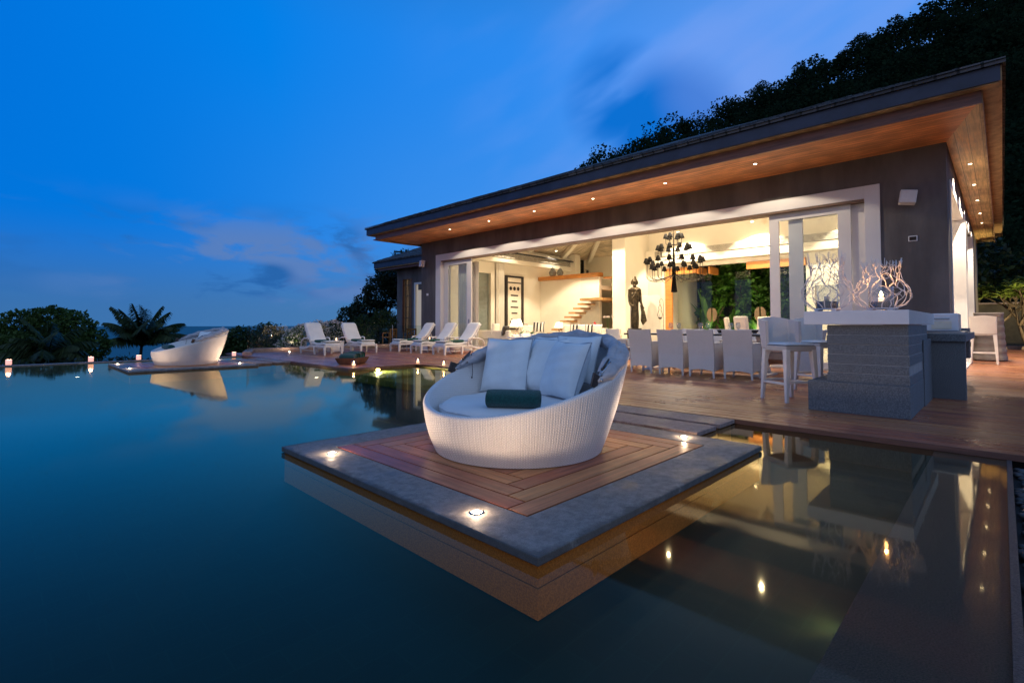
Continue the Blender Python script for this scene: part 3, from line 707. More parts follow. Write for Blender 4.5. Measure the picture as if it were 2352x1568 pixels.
def hip(x0, x1, y0, y1, z, rise, name, mat, par, thick=.05):
    b = MB(); w = (x1 - x0) / 2; xm = (x0 + x1) / 2
    A = [(x0, y0, z), (x1, y0, z), (x1, y1, z), (x0, y1, z), (xm, y0 + min(w, (y1 - y0) / 2 - .05), z + rise), (xm, y1 - min(w, (y1 - y0) / 2 - .05), z + rise)]
    B = [(p[0], p[1], p[2] - thick) for p in A]
    b.add(A + B, [(0, 1, 4), (1, 2, 5, 4), (2, 3, 5), (3, 0, 4, 5), (7, 6, 10), (8, 7, 10, 11), (9, 8, 11), (6, 9, 11, 10), (0, 6, 7, 1), (1, 7, 8, 2), (2, 8, 9, 3), (3, 9, 6, 0)])
    # butt ends of the shingle courses along the visible slope
    nr = int(w / .2); L = y1 - y0
    rnd = random.Random(5)
    for i in range(nr):
        t0 = i / nr; xa = x0 + w * t0; za = z + rise * t0; ins = min(w, L / 2) * t0; y = y0 + ins
        if i > 14: break
        while y < y1 - ins - .1:
            wd = rnd.uniform(.16, .34); ye = min(y + wd, y1 - ins); h = rnd.uniform(.010, .028)
            b.add([(xa - .03, y, za + .002), (xa - .03, ye - .012, za + .002), (xa - .03, y, za + h), (xa - .03, ye - .012, za + h), (xa + .24, y, za + .24 * rise / w + h * .7), (xa + .24, ye - .012, za + .24 * rise / w + h * .7)], [(0, 2, 3, 1), (2, 4, 5, 3), (0, 4, 2), (1, 3, 5)])
            y = ye
    return b.build(name, mat, par, world=True)
hip(10.58, 29.8, -.12, 19.05, 5.05, 3.9, 'roof', m_shing, villa)

# pavilion wing beyond the left end
wing = thing('garden_pavilion', 'smaller grey wing with its own shingled roof and bamboo-slatted lit window', 'house', (15.6, 24.15, 0))
def wb(name, mat, boxes, **k):
    b = MB()
    for q in boxes: b.box(*q)
    return b.build(name, mat, wing, world=True, **k)
wb('wall', m_wall, [(15.6, 15.9, 23.85, 24.15, 0, 4.2), (15.6, 15.9, 18.3, 22.35, 2.9, 4.2), (15.6, 15.9, 18.3, 21.2, 0, 2.9), (15.6, 15.9, 22.65, 22.95, 0, 4.2), (15.6, 15.9, 22.95, 23.85, 3.55, 4.2), (15.6, 15.9, 22.95, 23.85, 0, .6), (15.6, 15.9, 22.35, 22.65, 3.3, 4.2), (15.6, 23, 24.15, 24.4, 0, 4.2)])
wf = wb('window', m_fas_lo, [(15.58, 15.7, 22.94, 23.0, .6, 3.56), (15.58, 15.7, 23.80, 23.86, .6, 3.56)])
sl = MB()
rr = random.Random(2)
for i in range(11):
    y = 23.03 + i * .07 + rr.uniform(-.01, .01); sl.tube([(15.72, y, .6), (15.72 + rr.uniform(-.01, .01), y + rr.uniform(-.02, .02), 2.1), (15.72, y, 3.55)], .017 + rr.uniform(0, .008), 6)
for z in (.8, 1.4, 2.0, 2.6, 3.2): sl.box(15.69, 15.74, 23.0, 23.8, z, z + .03)
sl.build('bamboo_slats', pm('bamboo', (.12, .09, .06), rough=.6), wf)
MB().box(15.86, 15.88, 23.0, 23.8, .6, 3.55).build('lit_blind', lampshade('lit_blind', (1, .66, .3), .7), wf)
wd = wb('door', m_trim, [(15.55, 15.68, 22.55, 22.66, 0, 3.3), (15.55, 15.68, 21.2, 21.3, 0, 3.3), (15.551, 15.679, 21.3, 22.55, 3.2, 3.3)])
MB().box(15.64, 15.66, 21.3, 22.55, 0, 3.2).build('lit_blind', lampshade('lit_door_blind', (1, .74, .36), .22), wd)
wb('fascia', m_fas_up, [(14.82, 14.86, 18.4, 25.6, 4.24, 4.55), (14.861, 23, 25.56, 25.6, 4.24, 4.55)]); wb('lower_fascia', m_fas_lo, [(15.0, 15.04, 18.4, 25.4, 4.08, 4.239)])
wb('soffit', m_soff_s, [(14.87, 15.6, 18.3, 25.55, 4.2, 4.235), (15.6, 23, 24.41, 25.55, 4.2, 4.235)])
hip(14.75, 23.2, 17.2, 25.68, 4.58, 1.9, 'roof', m_shing, wing)

# eave downlights
def downlight(x, y, z, label, e, group, tgt=None, size=130, blend=.12, col=WARM, r=.035):
    t = thing('downlight', label, 'light', (x, y, z), group=group)
    MB().lathe([(r + .018, 0), (r + .018, -.006), (r, -.008), (r, 0)], 20, cap=False).build('ring', m_metal, t, smooth=True)
    MB().lathe([(r, -.004), (.002, -.0045)], 20).build('lens', m_led2, t)
    lamp('downlight_lamp', 'SPOT', (0, 0, -.03), e, col, t, target=tgt or (0, 0, -1), size=size, blend=blend, radius=r * .8, world=False)
fy = [14.65, 12.5, 10.42, 8.19, 5.99, 3.84]
for i, y in enumerate(fy):
    downlight(11.62, y, 4.577, 'recessed spotlight in the front soffit, %s from the left end of the eave' % ORD[i], 100, 'front eave spotlights', size=136)
for i, x in enumerate((14.95, 17.25, 19.5, 21.8, 23.9)):
    downlight(x, .44, 4.577, 'recessed spotlight under the right-hand side eave, %s from the front corner' % ORD[i], 520, 'side eave spotlights', size=98)
def fit(x, y, z, label, e, tgt=None, size=110, r=.06, blend=.25):
    t = thing('ceiling_spot', label, 'light', (x, y, z), group='living room spotlights')
    MB().lathe([(.045, .12), (.07, .10), (.07, -.02), (r, -.03), (r, 0.0)], 18).build('housing', m_in, t, smooth=True)
    MB().tube([(0, 0, .1), (0, 0, .45)], .012, 6).build('stem', m_in, t)
    MB().lathe([(r - .005, -.025), (.002, -.03)], 18).build('lens', m_led, t)
    lamp('spot_lamp', 'SPOT', (0, 0, -.06), e, WARM, t, target=tgt or (0, 0, -1), size=size, blend=blend, radius=.05, world=False)
IE = 640
fit(20.0, 9.75, 4.98, 'dazzling ceiling spot beside the top of the chandelier', IE, (.35, 0, -1))
fit(20.0, 6.75, 4.98, 'bright ceiling spot close to the right sliding door', IE, (.35, 0, -1))
fit(20.0, 3.4, 4.98, 'ceiling spot seen through the right sliding door glass', IE, (.35, 0, -1))
fit(17.2, 16.9, 4.98, 'ceiling spot washing the wall over the left air grille', IE * .16, (0, .1, -1))
fit(20.6, 16.9, 4.98, 'ceiling spot above the loft jars', IE * .16, (0, .1, -1))
fit(18.0, 14.6, 5.0, 'ceiling spot over the stair and sofas', IE * 1.4)
fit(17.3, 12.3, 5.0, 'ceiling spot in front of the white column', IE, (.3, -.1, -1))
fit(15.2, 10.5, 4.9, 'ceiling spot over the seating near the opening', IE * 1.3)
fit(14.9, 4.6, 4.85, 'ceiling spot over the right dining end near the opening', IE)
fit(22.4, 14.3, 5.0, 'ceiling spot over the upper loft floor', IE * .5)

# ================================================================ FURNITURE
# ---- round wicker daybed (opening faces local +x)
def rim_h(ph): return .346 + .475 * ((1 - math.cos(ph)) / 2) ** 1.08
def rim_r(h): return .768 + .328 * (h - .346)
def daybed(loc, rz, label):
    t = thing('wicker_daybed', label, 'daybed', loc, rz, group='round white wicker daybeds')
    nu = 980; th = .055; b = MB(); uv = []; NP = 26
    def prof(ph):
        h = rim_h(ph); r = rim_r(h); pts = []
        for k in range(11):                       # outer wall, gently bulged
            s = k / 10; rr = .682 + (r - .682) * s + .018 * math.sin(math.pi * s) + .0026 * math.sin(245 * ph) * min(1, 8 * s); pts.append((rr, .004 + (h - .02 - .004) * s))
        for k in range(1, 7):                     # rounded rim
            a = math.pi * k / 7; pts.append((r - th / 2 + th / 2 * math.cos(a), h - .02 + .026 * math.sin(a)))
        for k in range(9):                        # inner wall
            s = k / 8; pts.append((r - th - (r - th - .66) * s * .8, h - .02 - (h - .02 - .26) * s))
        return pts
    for i in range(nu):
        ph = 2 * math.pi * i / nu; L = 0; prev = None
        for (r, z) in prof(ph):
            if prev: L += math.hypot(r - prev[0], z - prev[1])
            prev = (r, z); b.v.append((r * math.cos(ph), r * math.sin(ph), z)); uv.append((ph * .78, L))
    b.f = [(i * NP + k, ((i + 1) % nu) * NP + k, ((i + 1) % nu) * NP + k + 1, i * NP + k + 1) for i in range(nu) for k in range(NP - 1)]
    fuv = uv
    o = b.build('shell', m_weave, t, smooth=True)
    ul = o.data.uv_layers.new(name='UVMap')
    for pl in o.data.polygons:
        wrap = any(v >= (nu - 1) * NP for v in pl.vertices)
        for li in pl.loop_indices:
            v = o.data.loops[li].vertex_index; u, w = fuv[v]
            if wrap and v < NP: u += 2 * math.pi * .78
            ul.data[li].uv = (u, w)
    MB().lathe([(.64, .24), (.64, .27), (.01, .272)], 40).build('base_board', m_resin, t)
    m = MB(); m.lathe([(.02, .265), (.60, .265), (.64, .285), (.652, .315), (.645, .345), (.61, .372), (.5, .383), (.02, .388)], 72)
    m.v = [(x, y, z + .006 * math.sin(9 * math.atan2(y, x)) * (math.hypot(x, y) > .6)) for x, y, z in m.v]
    mo = m.build('mattress', m_matt, t, smooth=True)
    p = MB(); p.tube([(.648 * math.cos(2 * math.pi * i / 72), .648 * math.sin(2 * math.pi * i / 72), .345 + .004 * math.sin(i * 1.7)) for i in range(73)], .006, 5); p.build('piping', m_matt, mo, smooth=True)
    # folded sun canopy resting along the back half of the rim
    rnd = random.Random(4)
    for k, (off, up, w0) in enumerate(((-.005, .055, .075), (-.03, .085, .07), (-.07, .10, .075))):
        c = MB(); nn = 90; ns = 14
        ph0, ph1 = R(88 + 4 * k), R(272 - 4 * k); ws = [rnd.uniform(-1, 1) for _ in range(40)]
        def fn(u, v, off=off, up=up, w0=w0, ph0=ph0, ph1=ph1, ws=ws, k=k):
            ph = ph0 + (ph1 - ph0) * u; h = rim_h(ph); r = rim_r(h) - th / 2 + off
            e = min(1, min(u, 1 - u) * 14 + .22); a = 2 * math.pi * v
            wr = 1 + .16 * math.sin(u * 37 + k) + .12 * math.sin(u * 71 + a * 2 + ws[3]) + .10 * math.sin(u * 19 + a * 3)
            rr = r + math.cos(a) * w0 * .62 * e * wr; z = h + .012 + up * (.5 + .5 * e) * .6 + math.sin(a) * w0 * .70 * e * wr
            return (rr * math.cos(ph), rr * math.sin(ph), z)
        c.grid(lambda u, v: fn(v, u), ns, nn, closed_u=True)
        c.build('canopy_fold', m_canvas, t, smooth=True)
    for sgn in (1, -1):                            # hinge plates, folded bows and cord
        ph = sgn * R(86); h = rim_h(ph); r = rim_r(h) - th / 2
        px, py = r * math.cos(ph), r * math.sin(ph)
        hp = MB(); hp.box(px - .045, px + .035, py - .007, py + .007, h + .0, h + .10, ry=R(-22)); o = hp.build('hinge_plate', m_bronze, t, bevel=.004)
        for i in range(4):
            a0 = R(sgn * (90 + 1.5 * i)); a1 = R(sgn * (101)); pts = []
            for q in range(5):
                a = a0 + (a1 - a0) * q / 4; hh = rim_h(a); r2 = rim_r(hh) - th / 2 - .012 * i + .01
                pts.append((r2 * math.cos(a), r2 * math.sin(a), hh + .035 + .018 * i + .01 * q))
            tb = MB(); tb.tube(pts, .008, 6); tb.ball(pts[0], .012, 8, 6); tb.build('bow', m_bronze if i % 2 else m_metal, o, smooth=True)
    ph = R(-101); h = rim_h(ph); r = rim_r(h) - th - .02
    x, y = r * math.cos(ph), r * math.sin(ph)
    cd = MB(); cd.tube([(x, y, h + .11), (x * .985, y * .985, h + .02), (x * .97, y * .97, h - .07), (x * .965 + .012, y * .965, h - .11)], .0028, 5); cd.ball((x * .965 + .012, y * .965, h - .115), .008, 6, 5)
    cd.build('cord', m_char, t)
    return t
def cushion_mesh(w, h, th, seed=0, n=22):
    rnd = random.Random(seed); b = MB(); ph = [rnd.uniform(0, 6.28) for _ in range(6)]
    def fn(u, v, sg):
        x, y = 2 * u - 1, 2 * v - 1
        edge = max(0, (1 - abs(x) ** 3.2)) * max(0, (1 - abs(y) ** 3.2))
        pull = 1 - .07 * (1 - abs(x) ** 2) * abs(y) ** 4; pull2 = 1 - .07 * (1 - abs(y) ** 2) * abs(x) ** 4
        wr = .05 * math.sin(9 * x + 5 * y + ph[0]) * (1 - edge) + .035 * math.sin(15 * y - 4 * x + ph[1]) + .03 * math.sin(4 * x * y * 3 + ph[2])
        z = sg * th / 2 * (edge ** .56) * (1 + wr) + .006 * math.sin(6 * x + ph[3])
        return (x * w / 2 * pull2, z, y * h / 2 * pull)
    b.grid(lambda u, v: fn(u, v, 1), n, n); b.grid(lambda u, v: fn(u, v, -1), n, n); return b
m_pipe = pm('shadowed_piping', (.40, .44, .50), rough=.9)  # seam shadow worked into the piping colour
def piped(w, h):
    pts = []
    for i in range(65):
        s = i / 64 * 4; k = int(s) % 4; f = 2 * (s - int(s)) - 1
        x, y = ((f, -1), (1, f), (-f, 1), (-1, -f))[k]
        pts.append((x * w / 2 * (1 - .07 * (1 - y * y) * abs(x) ** 4), .006 * math.sin(6 * x), y * h / 2 * (1 - .07 * (1 - x * x) * abs(y) ** 4)))
    return pts
def cushion(loc, rz, tilt, label, w=.42, h=.42, th=.15, mat=None, seed=0, cat='cushion', group=None, roll=0):
    o = cushion_mesh(w, h, th, seed).build('cushion', mat or m_cush, smooth=True)
    o.location = loc; o.rotation_euler = (tilt, roll, rz)
    MB().tube(piped(w, h), .0055, 5, cap=False).build('piping', m_pipe, o, smooth=True)
    return tag(o, label, cat, group)
def towel_roll(loc, rz, label, L=.42, r=.062, mat=None, group='rolled towels on the daybeds'):
    b = MB(); n = 36
    for k in range(9):
        xx = -L / 2 + L * k / 8; s = 1 if 0 < k < 8 else .93
        for i in range(n):
            a = 2 * math.pi * i / n; bump = 1 + .02 * math.sin(3 * a + k)
            b.v.append((xx, r * 1.25 * s * bump * math.cos(a), r * s * (1 + .06 * math.cos(4 * a)) * math.sin(a) + r * .96))
    b.f = [(k * n + i, k * n + (i + 1) % n, (k + 1) * n + (i + 1) % n, (k + 1) * n + i) for k in range(8) for i in range(n)] + [tuple(range(n)), tuple(range(8 * n, 9 * n))]
    o = b.build('rolled_towel', mat or m_teal, smooth=True); o.location = loc; o.rotation_euler = (0, 0, rz)
    for sg in (-1, 1):
        sp = MB(); sp.tube([(sg * (L / 2 + .001), (.012 + .062 * q / 40) * math.cos(q * .42), r * .96 + (.010 + .044 * q / 40) * math.sin(q * .42)) for q in range(41)], .003, 4)
        sp.build('spiral_edge', mat or m_teal, o)
    return tag(o, label, 'towel', group)
D1 = (3.028, 2.895, 0)
daybed(D1, math.pi, 'large round white wicker daybed with folded pale canopy, in front on the near platform')
daybed((3.40, 15.22, 0), math.pi, 'small-looking round white wicker daybed on the far platform by the pool rim')
F_ = -math.pi / 2
cushion((3.36, 3.37, .625), F_ + .34, R(-19), 'pale blue cushion at the left of the near daybed, creased lower half', .48, .53, .21, seed=1)
cushion((3.54, 3.03, .635), F_ + .02, R(-24), 'pale blue cushion in the middle of the near daybed, half covered by its neighbour', .46, .53, .19, seed=2)
cushion((3.38, 2.68, .62), F_ - .30, R(-22), 'pale blue cushion at the right of the near daybed, front of the row', .50, .51, .22, seed=3)
cushion((3.64, 3.16, .69), F_, R(-22), 'pale blue cushion behind the left and middle cushions of the near daybed', .44, .44, .12, seed=4)
cushion((3.62, 2.76, .70), F_, R(-20), 'pale blue cushion behind the right cushion of the near daybed', .50, .44, .12, seed=5)
towel_roll((2.70, 2.63, .386), math.atan2(-.32, .23), 'rolled dark teal towel on the near daybed mattress', .40, .066)
cushion((3.86, 15.52, .62), F_ + .5, R(-22), 'white cushion leaning at the back of the far daybed', .46, .46, .15, seed=6)
cushion((3.90, 15.10, .62), F_ - .1, R(-22), 'white cushion lower beside the first one in the far daybed', .46, .44, .15, seed=7)
towel_roll((3.00, 15.30, .386), R(-80), 'rolled dark teal towel on the far daybed', .42, .062)

# ---- sun loungers (foot at x=0, head towards +x)
def make_lounger():
    t = thing('sun_lounger', '', 'sun lounger', group='white sun loungers on the deck')
    f = MB()
    for sy in (-1, 1):
        f.box(0, 1.15, sy * .30 - .025, sy * .30 + .025, .255, .325)
        pts = [(1.15 + .85 * k / 8, .29 - .09 * math.sin(math.pi * k / 8 * .8) - .02 * k / 8) for k in range(9)]
        for (xa, za), (xb, zb) in zip(pts[:-1], pts[1:]): f.taper((xa, sy * .30, za), (xb, sy * .30, zb), .025, .025, .035, .035)
    f.box(0, .05, -.275, .275, .256, .324); f.box(1.9, 1.96, -.275, .275, .18, .25)
    for k in range(12): f.box(.08 + k * .095, .15 + k * .095, -.275, .275, .29, .312)
    f.build('frame', m_resin, t, bevel=.006)
    for x, h in ((.035, .26), (.80, .26), (1.92, .24)):
        for sy in (-1, 1): MB().taper((x, sy * .30, h), (x - .015, sy * .30, 0), .045, .026, .036, .022).build('leg', m_resin, t, bevel=.004)
    for sy in (-1, 1):
        a = MB(); a.tube([(1.02, sy * .335, .30), (1.03, sy * .345, .50), (1.05, sy * .35, .545), (1.15, sy * .35, .565), (1.5, sy * .35, .545), (1.72, sy * .345, .49), (1.80, sy * .34, .42), (1.84, sy * .32, .26)], .024, 8)
        a.build('armrest', m_resin, t, smooth=True)
    m = MB(); n = 20
    def cross(u, v):                                    # rounded mattress slab, seat part
        x = .02 + 1.14 * u; a = 2 * math.pi * v; y = .275 * math.copysign(abs(math.cos(a)) ** .35, math.cos(a)); z = .37 + .045 * math.copysign(abs(math.sin(a)) ** .6, math.sin(a))
        k = max(0, 1 - u * 9); return (x + .02 * k, y * (1 - .06 * k), z + .012 * math.sin(u * 9) - .03 * k * k)
    m.grid(lambda u, v: cross(v, u), 24, 16, closed_u=True); m.f += [tuple(range(23, -1, -1)), tuple(range(16 * 24, 17 * 24))]
    m.build('seat_mattress', m_matt, t, smooth=True)
    ang = R(52); ca, sa = math.cos(ang), math.sin(ang)
    def back(u, v, off=.0, half=.048, wd=.285):
        L = .88 * u; a = 2 * math.pi * v; y = wd * math.copysign(abs(math.cos(a)) ** .3, math.cos(a)); d = off + half * math.copysign(abs(math.sin(a)) ** .6, math.sin(a))
        top = max(0, (u - .86) / .14); y *= 1 - .10 * top ** 2; bow = .05 * math.sin(math.pi * u * .9)
        d2 = d - bow - .05 * top ** 2
        return (1.14 + L * ca - d2 * sa, y, .40 + L * sa + d2 * ca)
    b1 = MB(); b1.grid(lambda u, v: back(v, u, .04), 24, 12, closed_u=True); b1.f += [tuple(range(23, -1, -1)), tuple(range(12 * 24, 13 * 24))]
    b1.build('back_mattress', m_matt, t, smooth=True)
    b2 = MB(); b2.grid(lambda u, v: back(v, u, -.028, .02, .30), 24, 12, closed_u=True); b2.f += [tuple(range(23, -1, -1)), tuple(range(12 * 24, 13 * 24))]
    b2.build('backrest', m_resin, t, smooth=True)
    s = MB()
    for sy in (-1, 1): s.tube([(1.50, sy * .2, .80), (1.72, sy * .2, .25)], .011, 6)
    s.tube([(.04, -.29, .12), (.8, -.29, .12)], .010, 6); s.tube([(.8, -.29, .12), (1.9, -.29, .13)], .010, 6); s.tube([(.8, .29, .12), (1.9, .29, .13)], .010, 6)
    s.build('brace', m_resin, t, smooth=True)
    return t
def foot_towel(loc, rz, label):
    """dark green towel with a folded white one laid over the foot of a lounger"""
    t = thing('foot_towel', label, 'towel', loc, rz, group='green and white towels on the loungers')
    g = MB()
    def gf(u, v):
        x = .0 + .86 * u; a = 2 * math.pi * v; hz = .028 * (1 + .5 * max(0, (u - .72) / .28))
        return (x, .255 * math.copysign(abs(math.cos(a)) ** .3, math.cos(a)), hz + hz * math.copysign(abs(math.sin(a)) ** .6, math.sin(a)) + .004 * math.sin(u * 14))
    g.grid(lambda u, v: gf(v, u), 20, 14, closed_u=True); g.f += [tuple(range(19, -1, -1)), tuple(range(14 * 20, 15 * 20))]
    g.build('green_towel', m_green, t, smooth=True)
    w = MB()
    def wf_(u, v):
        x = -.012 + .36 * u; a = 2 * math.pi * v
        return (x, .262 * math.copysign(abs(math.cos(a)) ** .3, math.cos(a)), .036 + .020 * math.copysign(abs(math.sin(a)) ** .6, math.sin(a)) + .012 * math.sin(u * 5))
    w.grid(lambda u, v: wf_(v, u), 20, 10, closed_u=True); w.f += [tuple(range(19, -1, -1)), tuple(range(10 * 20, 11 * 20))]
    w.build('white_fold', m_white, t, smooth=True)
    return t
lg = make_lounger()
LS = [((7.85, 16.12, 0), 90, 'sun lounger furthest left, in front of the white flowering bush'),
      ((9.34, 16.42, 0), 88, 'second sun lounger from the left, beside the small candle table'),
      ((10.55, 16.66, 0), 0, 'sun lounger with its foot at the glass balustrade, leftmost of the three by the wall'),
      ((10.42, 15.07, 0), 1, 'sun lounger in the middle of the three in front of the sliding door'),
      ((10.36, 13.64, 0), 2, 'sun lounger rightmost of the three, partly hidden behind the near daybed')]
for i, (l, a, lb) in enumerate(LS):
    o = lg if i == 0 else copy_tree(lg)
    o.location = l; o.rotation_euler = (0, 0, R(a)); o['label'] = lb
    where = ['the leftmost lounger by the flowering bush', 'the second lounger from the left', 'the lounger nearest the glass balustrade corner', 'the middle one of the three loungers by the wall', 'the lounger next to the near daybed'][i]
    c, s_ = math.cos(R(a)), math.sin(R(a)); foot_towel((l[0] + .06 * c, l[1] + .06 * s_, .412), R(a), 'green towel with white fold on ' + where)

def side_table(loc, label):
    t = thing('side_table', label, 'table', loc, group='small white cube tables')
    b = MB(); b.box(-.22, .22, -.22, .22, .03, .40); o = b.build('body', m_resin, t, bevel=.01)
    MB().box(-.24, .24, -.24, .24, .40, .425).build('table_top', m_resin, t, bevel=.006)
    return t
def candle(loc, label, s=1.0, e=1.6, group='glass tea lights'):
    t = thing('candle_glass', label, 'candle', loc, group=group, scale=s)
    MB().lathe([(.036, 0), (.040, .004), (.042, .095), (.039, .095), (.036, .008), (.002, .007)], 20, cap=False).build('glass', m_glassg, t, smooth=True)
    MB().lathe([(.028, .009), (.028, .04), (.002, .043)], 16).build('wax', m_glow, t, smooth=True)
    MB().lathe([(.001, .045), (.009, .056), (.006, .07), (.0005, .088)], 10).build('flame', m_flame, t, smooth=True)
    lamp('flame_lamp', 'POINT', (0, 0, .10), e, CANDLE, t, radius=.012, world=False)
    return t
side_table((8.62, 17.55, 0), 'white cube table between the two left loungers, with candle on top')
side_table((11.6, 15.88, 0), 'white cube table between the left and middle loungers by the wall')
side_table((11.6, 14.35, 0), 'white cube table between the middle and right loungers by the wall')
candle((8.62, 17.50, .426), 'lit candle glass on the cube table between the two left loungers', 1.3)
candle((11.6, 15.85, .426), 'lit candle glass on the cube table between the loungers by the wall', 1.3)
candle((6.06, 11.38, 0), 'lit candle glass in front of the wooden towel tray at the deck corner', 1.5)
candle((7.68, 11.00, 0), 'lit candle glass at the inner corner of the deck over the pool steps', 1.5)
candle((7.68, 9.90, 0), 'candle glass on the deck edge just left of the near daybed', 1.4, .5)

# wooden tray of rolled towels
t = thing('wooden_tray', 'shallow dark wooden tray on the deck edge holding rolled teal towels', 'tray', (6.42, 12.12, 0), R(38))
tr = MB(); A = [(-.36, -.22), (.36, -.22), (.36, .22), (-.36, .22)]; B_ = [(-.43, -.28), (.43, -.28), (.43, .28), (-.43, .28)]
vs = [(*p, .02) for p in A] + [(*p, .17) for p in B_] + [(p[0] * .95, p[1] * .93, .17) for p in B_] + [(p[0] * .94, p[1] * .92, .05) for p in A]
tr.add(vs, [(3, 2, 1, 0)] + [(i, (i + 1) % 4, 4 + (i + 1) % 4, 4 + i) for i in range(4)] + [(4 + i, 4 + (i + 1) % 4, 8 + (i + 1) % 4, 8 + i) for i in range(4)] + [(8 + i, 8 + (i + 1) % 4, 12 + (i + 1) % 4, 12 + i) for i in range(4)] + [(12, 13, 14, 15)])
tr.build('tray', pm('tray_wood', (.14, .065, .04), rough=.5, var=.3, vscale=6), t)
ft = MB(); ft.box(-.34, -.28, -.2, .2, 0, .02); ft.box(.28, .34, -.2, .2, 0, .02); ft.build('foot', m_fas_lo, t)
for i in range(4):
    x = -.24 + i * .155; a = R(38)
    towel_roll((6.42 + x * math.cos(a), 12.12 + x * math.sin(a), .10 + .012 * i), a + R(90 - 6), 'rolled teal towel in the wooden tray, %s along the row' % ORD[i], .42, .088, m_green if i % 2 else m_teal, 'towels in the wooden tray')

# frosted lanterns on the pool rim
def lantern(loc, label, e=2.5):
    t = thing('rim_lantern', label, 'lantern', loc, group='frosted candle lanterns on the pool rim', scale=.85)
    MB().lathe([(.075, 0), (.075, .012)], 20).build('base', m_metal, t)
    MB().lathe([(.066, .012), (.070, .02), (.070, .17), (.064, .17), (.062, .02)], 20, cap=False).build('frosted_glass', lampshade('frosted_glow', (1, .42, .30), .95), t, smooth=True)
    MB().lathe([(.03, .013), (.03, .08), (.002, .084)], 14).build('candle', m_glow, t)
    lamp('lantern_lamp', 'POINT', (0, 0, .2), e, (1, .5, .35), t, radius=.04, world=False)
for x, lb in ((.14, 'frosted glowing lantern on the pool rim, furthest left'), (1.76, 'frosted glowing lantern on the pool rim in front of the palms'), (2.84, 'frosted glowing lantern on the pool rim just left of the far daybed'), (5.40, 'frosted glowing lantern on the pool rim right of the far daybed')):
    lantern((x, 18.19, WZ + .026), lb)

# ---- dining chairs (face +x)
def make_chair():
    t = thing('dining_chair', '', 'chair', group='white woven dining chairs round the terrace table')
    W = .255
    bk = MB(); uv = []
    def bf(u, v):
        y = -W + 2 * W * u; z = .12 + .80 * v; lean = -.085 * max(0, (v - .35) / .65) ** 1.4 + .012 * math.cos(math.pi * (u - .5)) * v
        arch = .035 * math.sin(math.pi * u) * (1 - min(1, v * 3)); crown = -.012 * math.sin(math.pi * u) * max(0, v - .8) * 5
        return (lean, y * (1 + .03 * v), z + arch + crown)
    n = 16
    bk.grid(lambda u, v: bf(u, v), n, n); bk.grid(lambda u, v: tuple(Vector(bf(u, v)) + Vector((.035, 0, 0))), n, n)
    uv = [(i / n * .51, j / n * .8) for _ in range(2) for j in range(n + 1) for i in range(n + 1)]
    k = (n + 1) ** 2
    ring = [i for i in range(n + 1)] + [j * (n + 1) + n for j in range(1, n + 1)] + [n * (n + 1) + i for i in range(n - 1, -1, -1)] + [j * (n + 1) for j in range(n - 1, 0, -1)]
    bk.f += [(ring[i], ring[(i + 1) % len(ring)], ring[(i + 1) % len(ring)] + k, ring[i] + k) for i in range(len(ring))]
    bk.build('backrest', m_weavec, t, smooth=False, uvs=uv)
    for sy in (-1, 1):
        s = MB(); suv = []
        def sf_(u, v):
            x = .036 + .47 * u; top = .66 - .012 * u; bot = .12 + .03 * math.sin(math.pi * u)
            return (x, sy * (W - .002), bot + (top - bot) * v)
        s.grid(sf_, 12, 10); s.grid(lambda u, v: tuple(Vector(sf_(u, v)) + Vector((0, -sy * .05, 0))), 12, 10)
        suv = [(i / 12 * .47, j / 10 * .54) for _ in range(2) for j in range(11) for i in range(13)]
        k = 143; ring = list(range(13)) + [j * 13 + 12 for j in range(1, 11)] + [10 * 13 + i for i in range(11, -1, -1)] + [j * 13 for j in range(9, 0, -1)]
        s.f += [(ring[i], ring[(i + 1) % len(ring)], ring[(i + 1) % len(ring)] + k, ring[i] + k) for i in range(len(ring))]
        s.build('side_panel', m_weavec, t, uvs=suv)
        MB().box(.04, .51, sy * .232 - .034, sy * .232 + .034, .655, .672).build('armrest', m_resin, t, bevel=.008)
        for x in (.02, .48): MB().taper((x, sy * .235, .16), (x, sy * .24, 0), .02, .013).build('leg', m_resin, t)
    MB().box(.04, .50, -W + .055, W - .055, .28, .43).build('seat', m_weavec, t, bevel=.006)
    MB().box(.045, .50, -W + .06, W - .06, .432, .485).build('seat_cushion', m_matt, t, bevel=.018)
    return t
ch = make_chair()
CH = [((9.50, 5.49, 0), -2, 'white woven chair seen from behind, leftmost along the dining table'), ((9.49, 4.81, 0), 4, 'white woven chair seen from behind, second from the left along the dining table'),
      ((9.47, 4.17, 0), -3, 'white woven chair seen from behind, third from the left along the dining table'), ((9.52, 3.50, 0), 2, 'white woven chair seen from behind, nearest to the bar stools'),
      ((10.62, 6.86, 0), -92, 'white woven chair at the far left end of the dining table'), ((10.55, 2.42, 0), 90, 'white woven chair at the right end of the dining table, behind the bar stool'),
      ((11.85, 5.45, 0), 180, 'white woven chair across the dining table, facing the pool, leftmost'), ((11.85, 4.78, 0), 180, 'white woven chair across the dining table, facing the pool, second from left'),
      ((11.85, 4.12, 0), 180, 'white woven chair across the dining table, facing the pool, third from left'), ((11.85, 3.46, 0), 180, 'white woven chair across the dining table, facing the pool, rightmost')]
for i, (l, a, lb) in enumerate(CH):
    o = ch if i == 0 else copy_tree(ch)
    o.location = l; o.rotation_euler = (0, 0, R(a)); o['label'] = lb
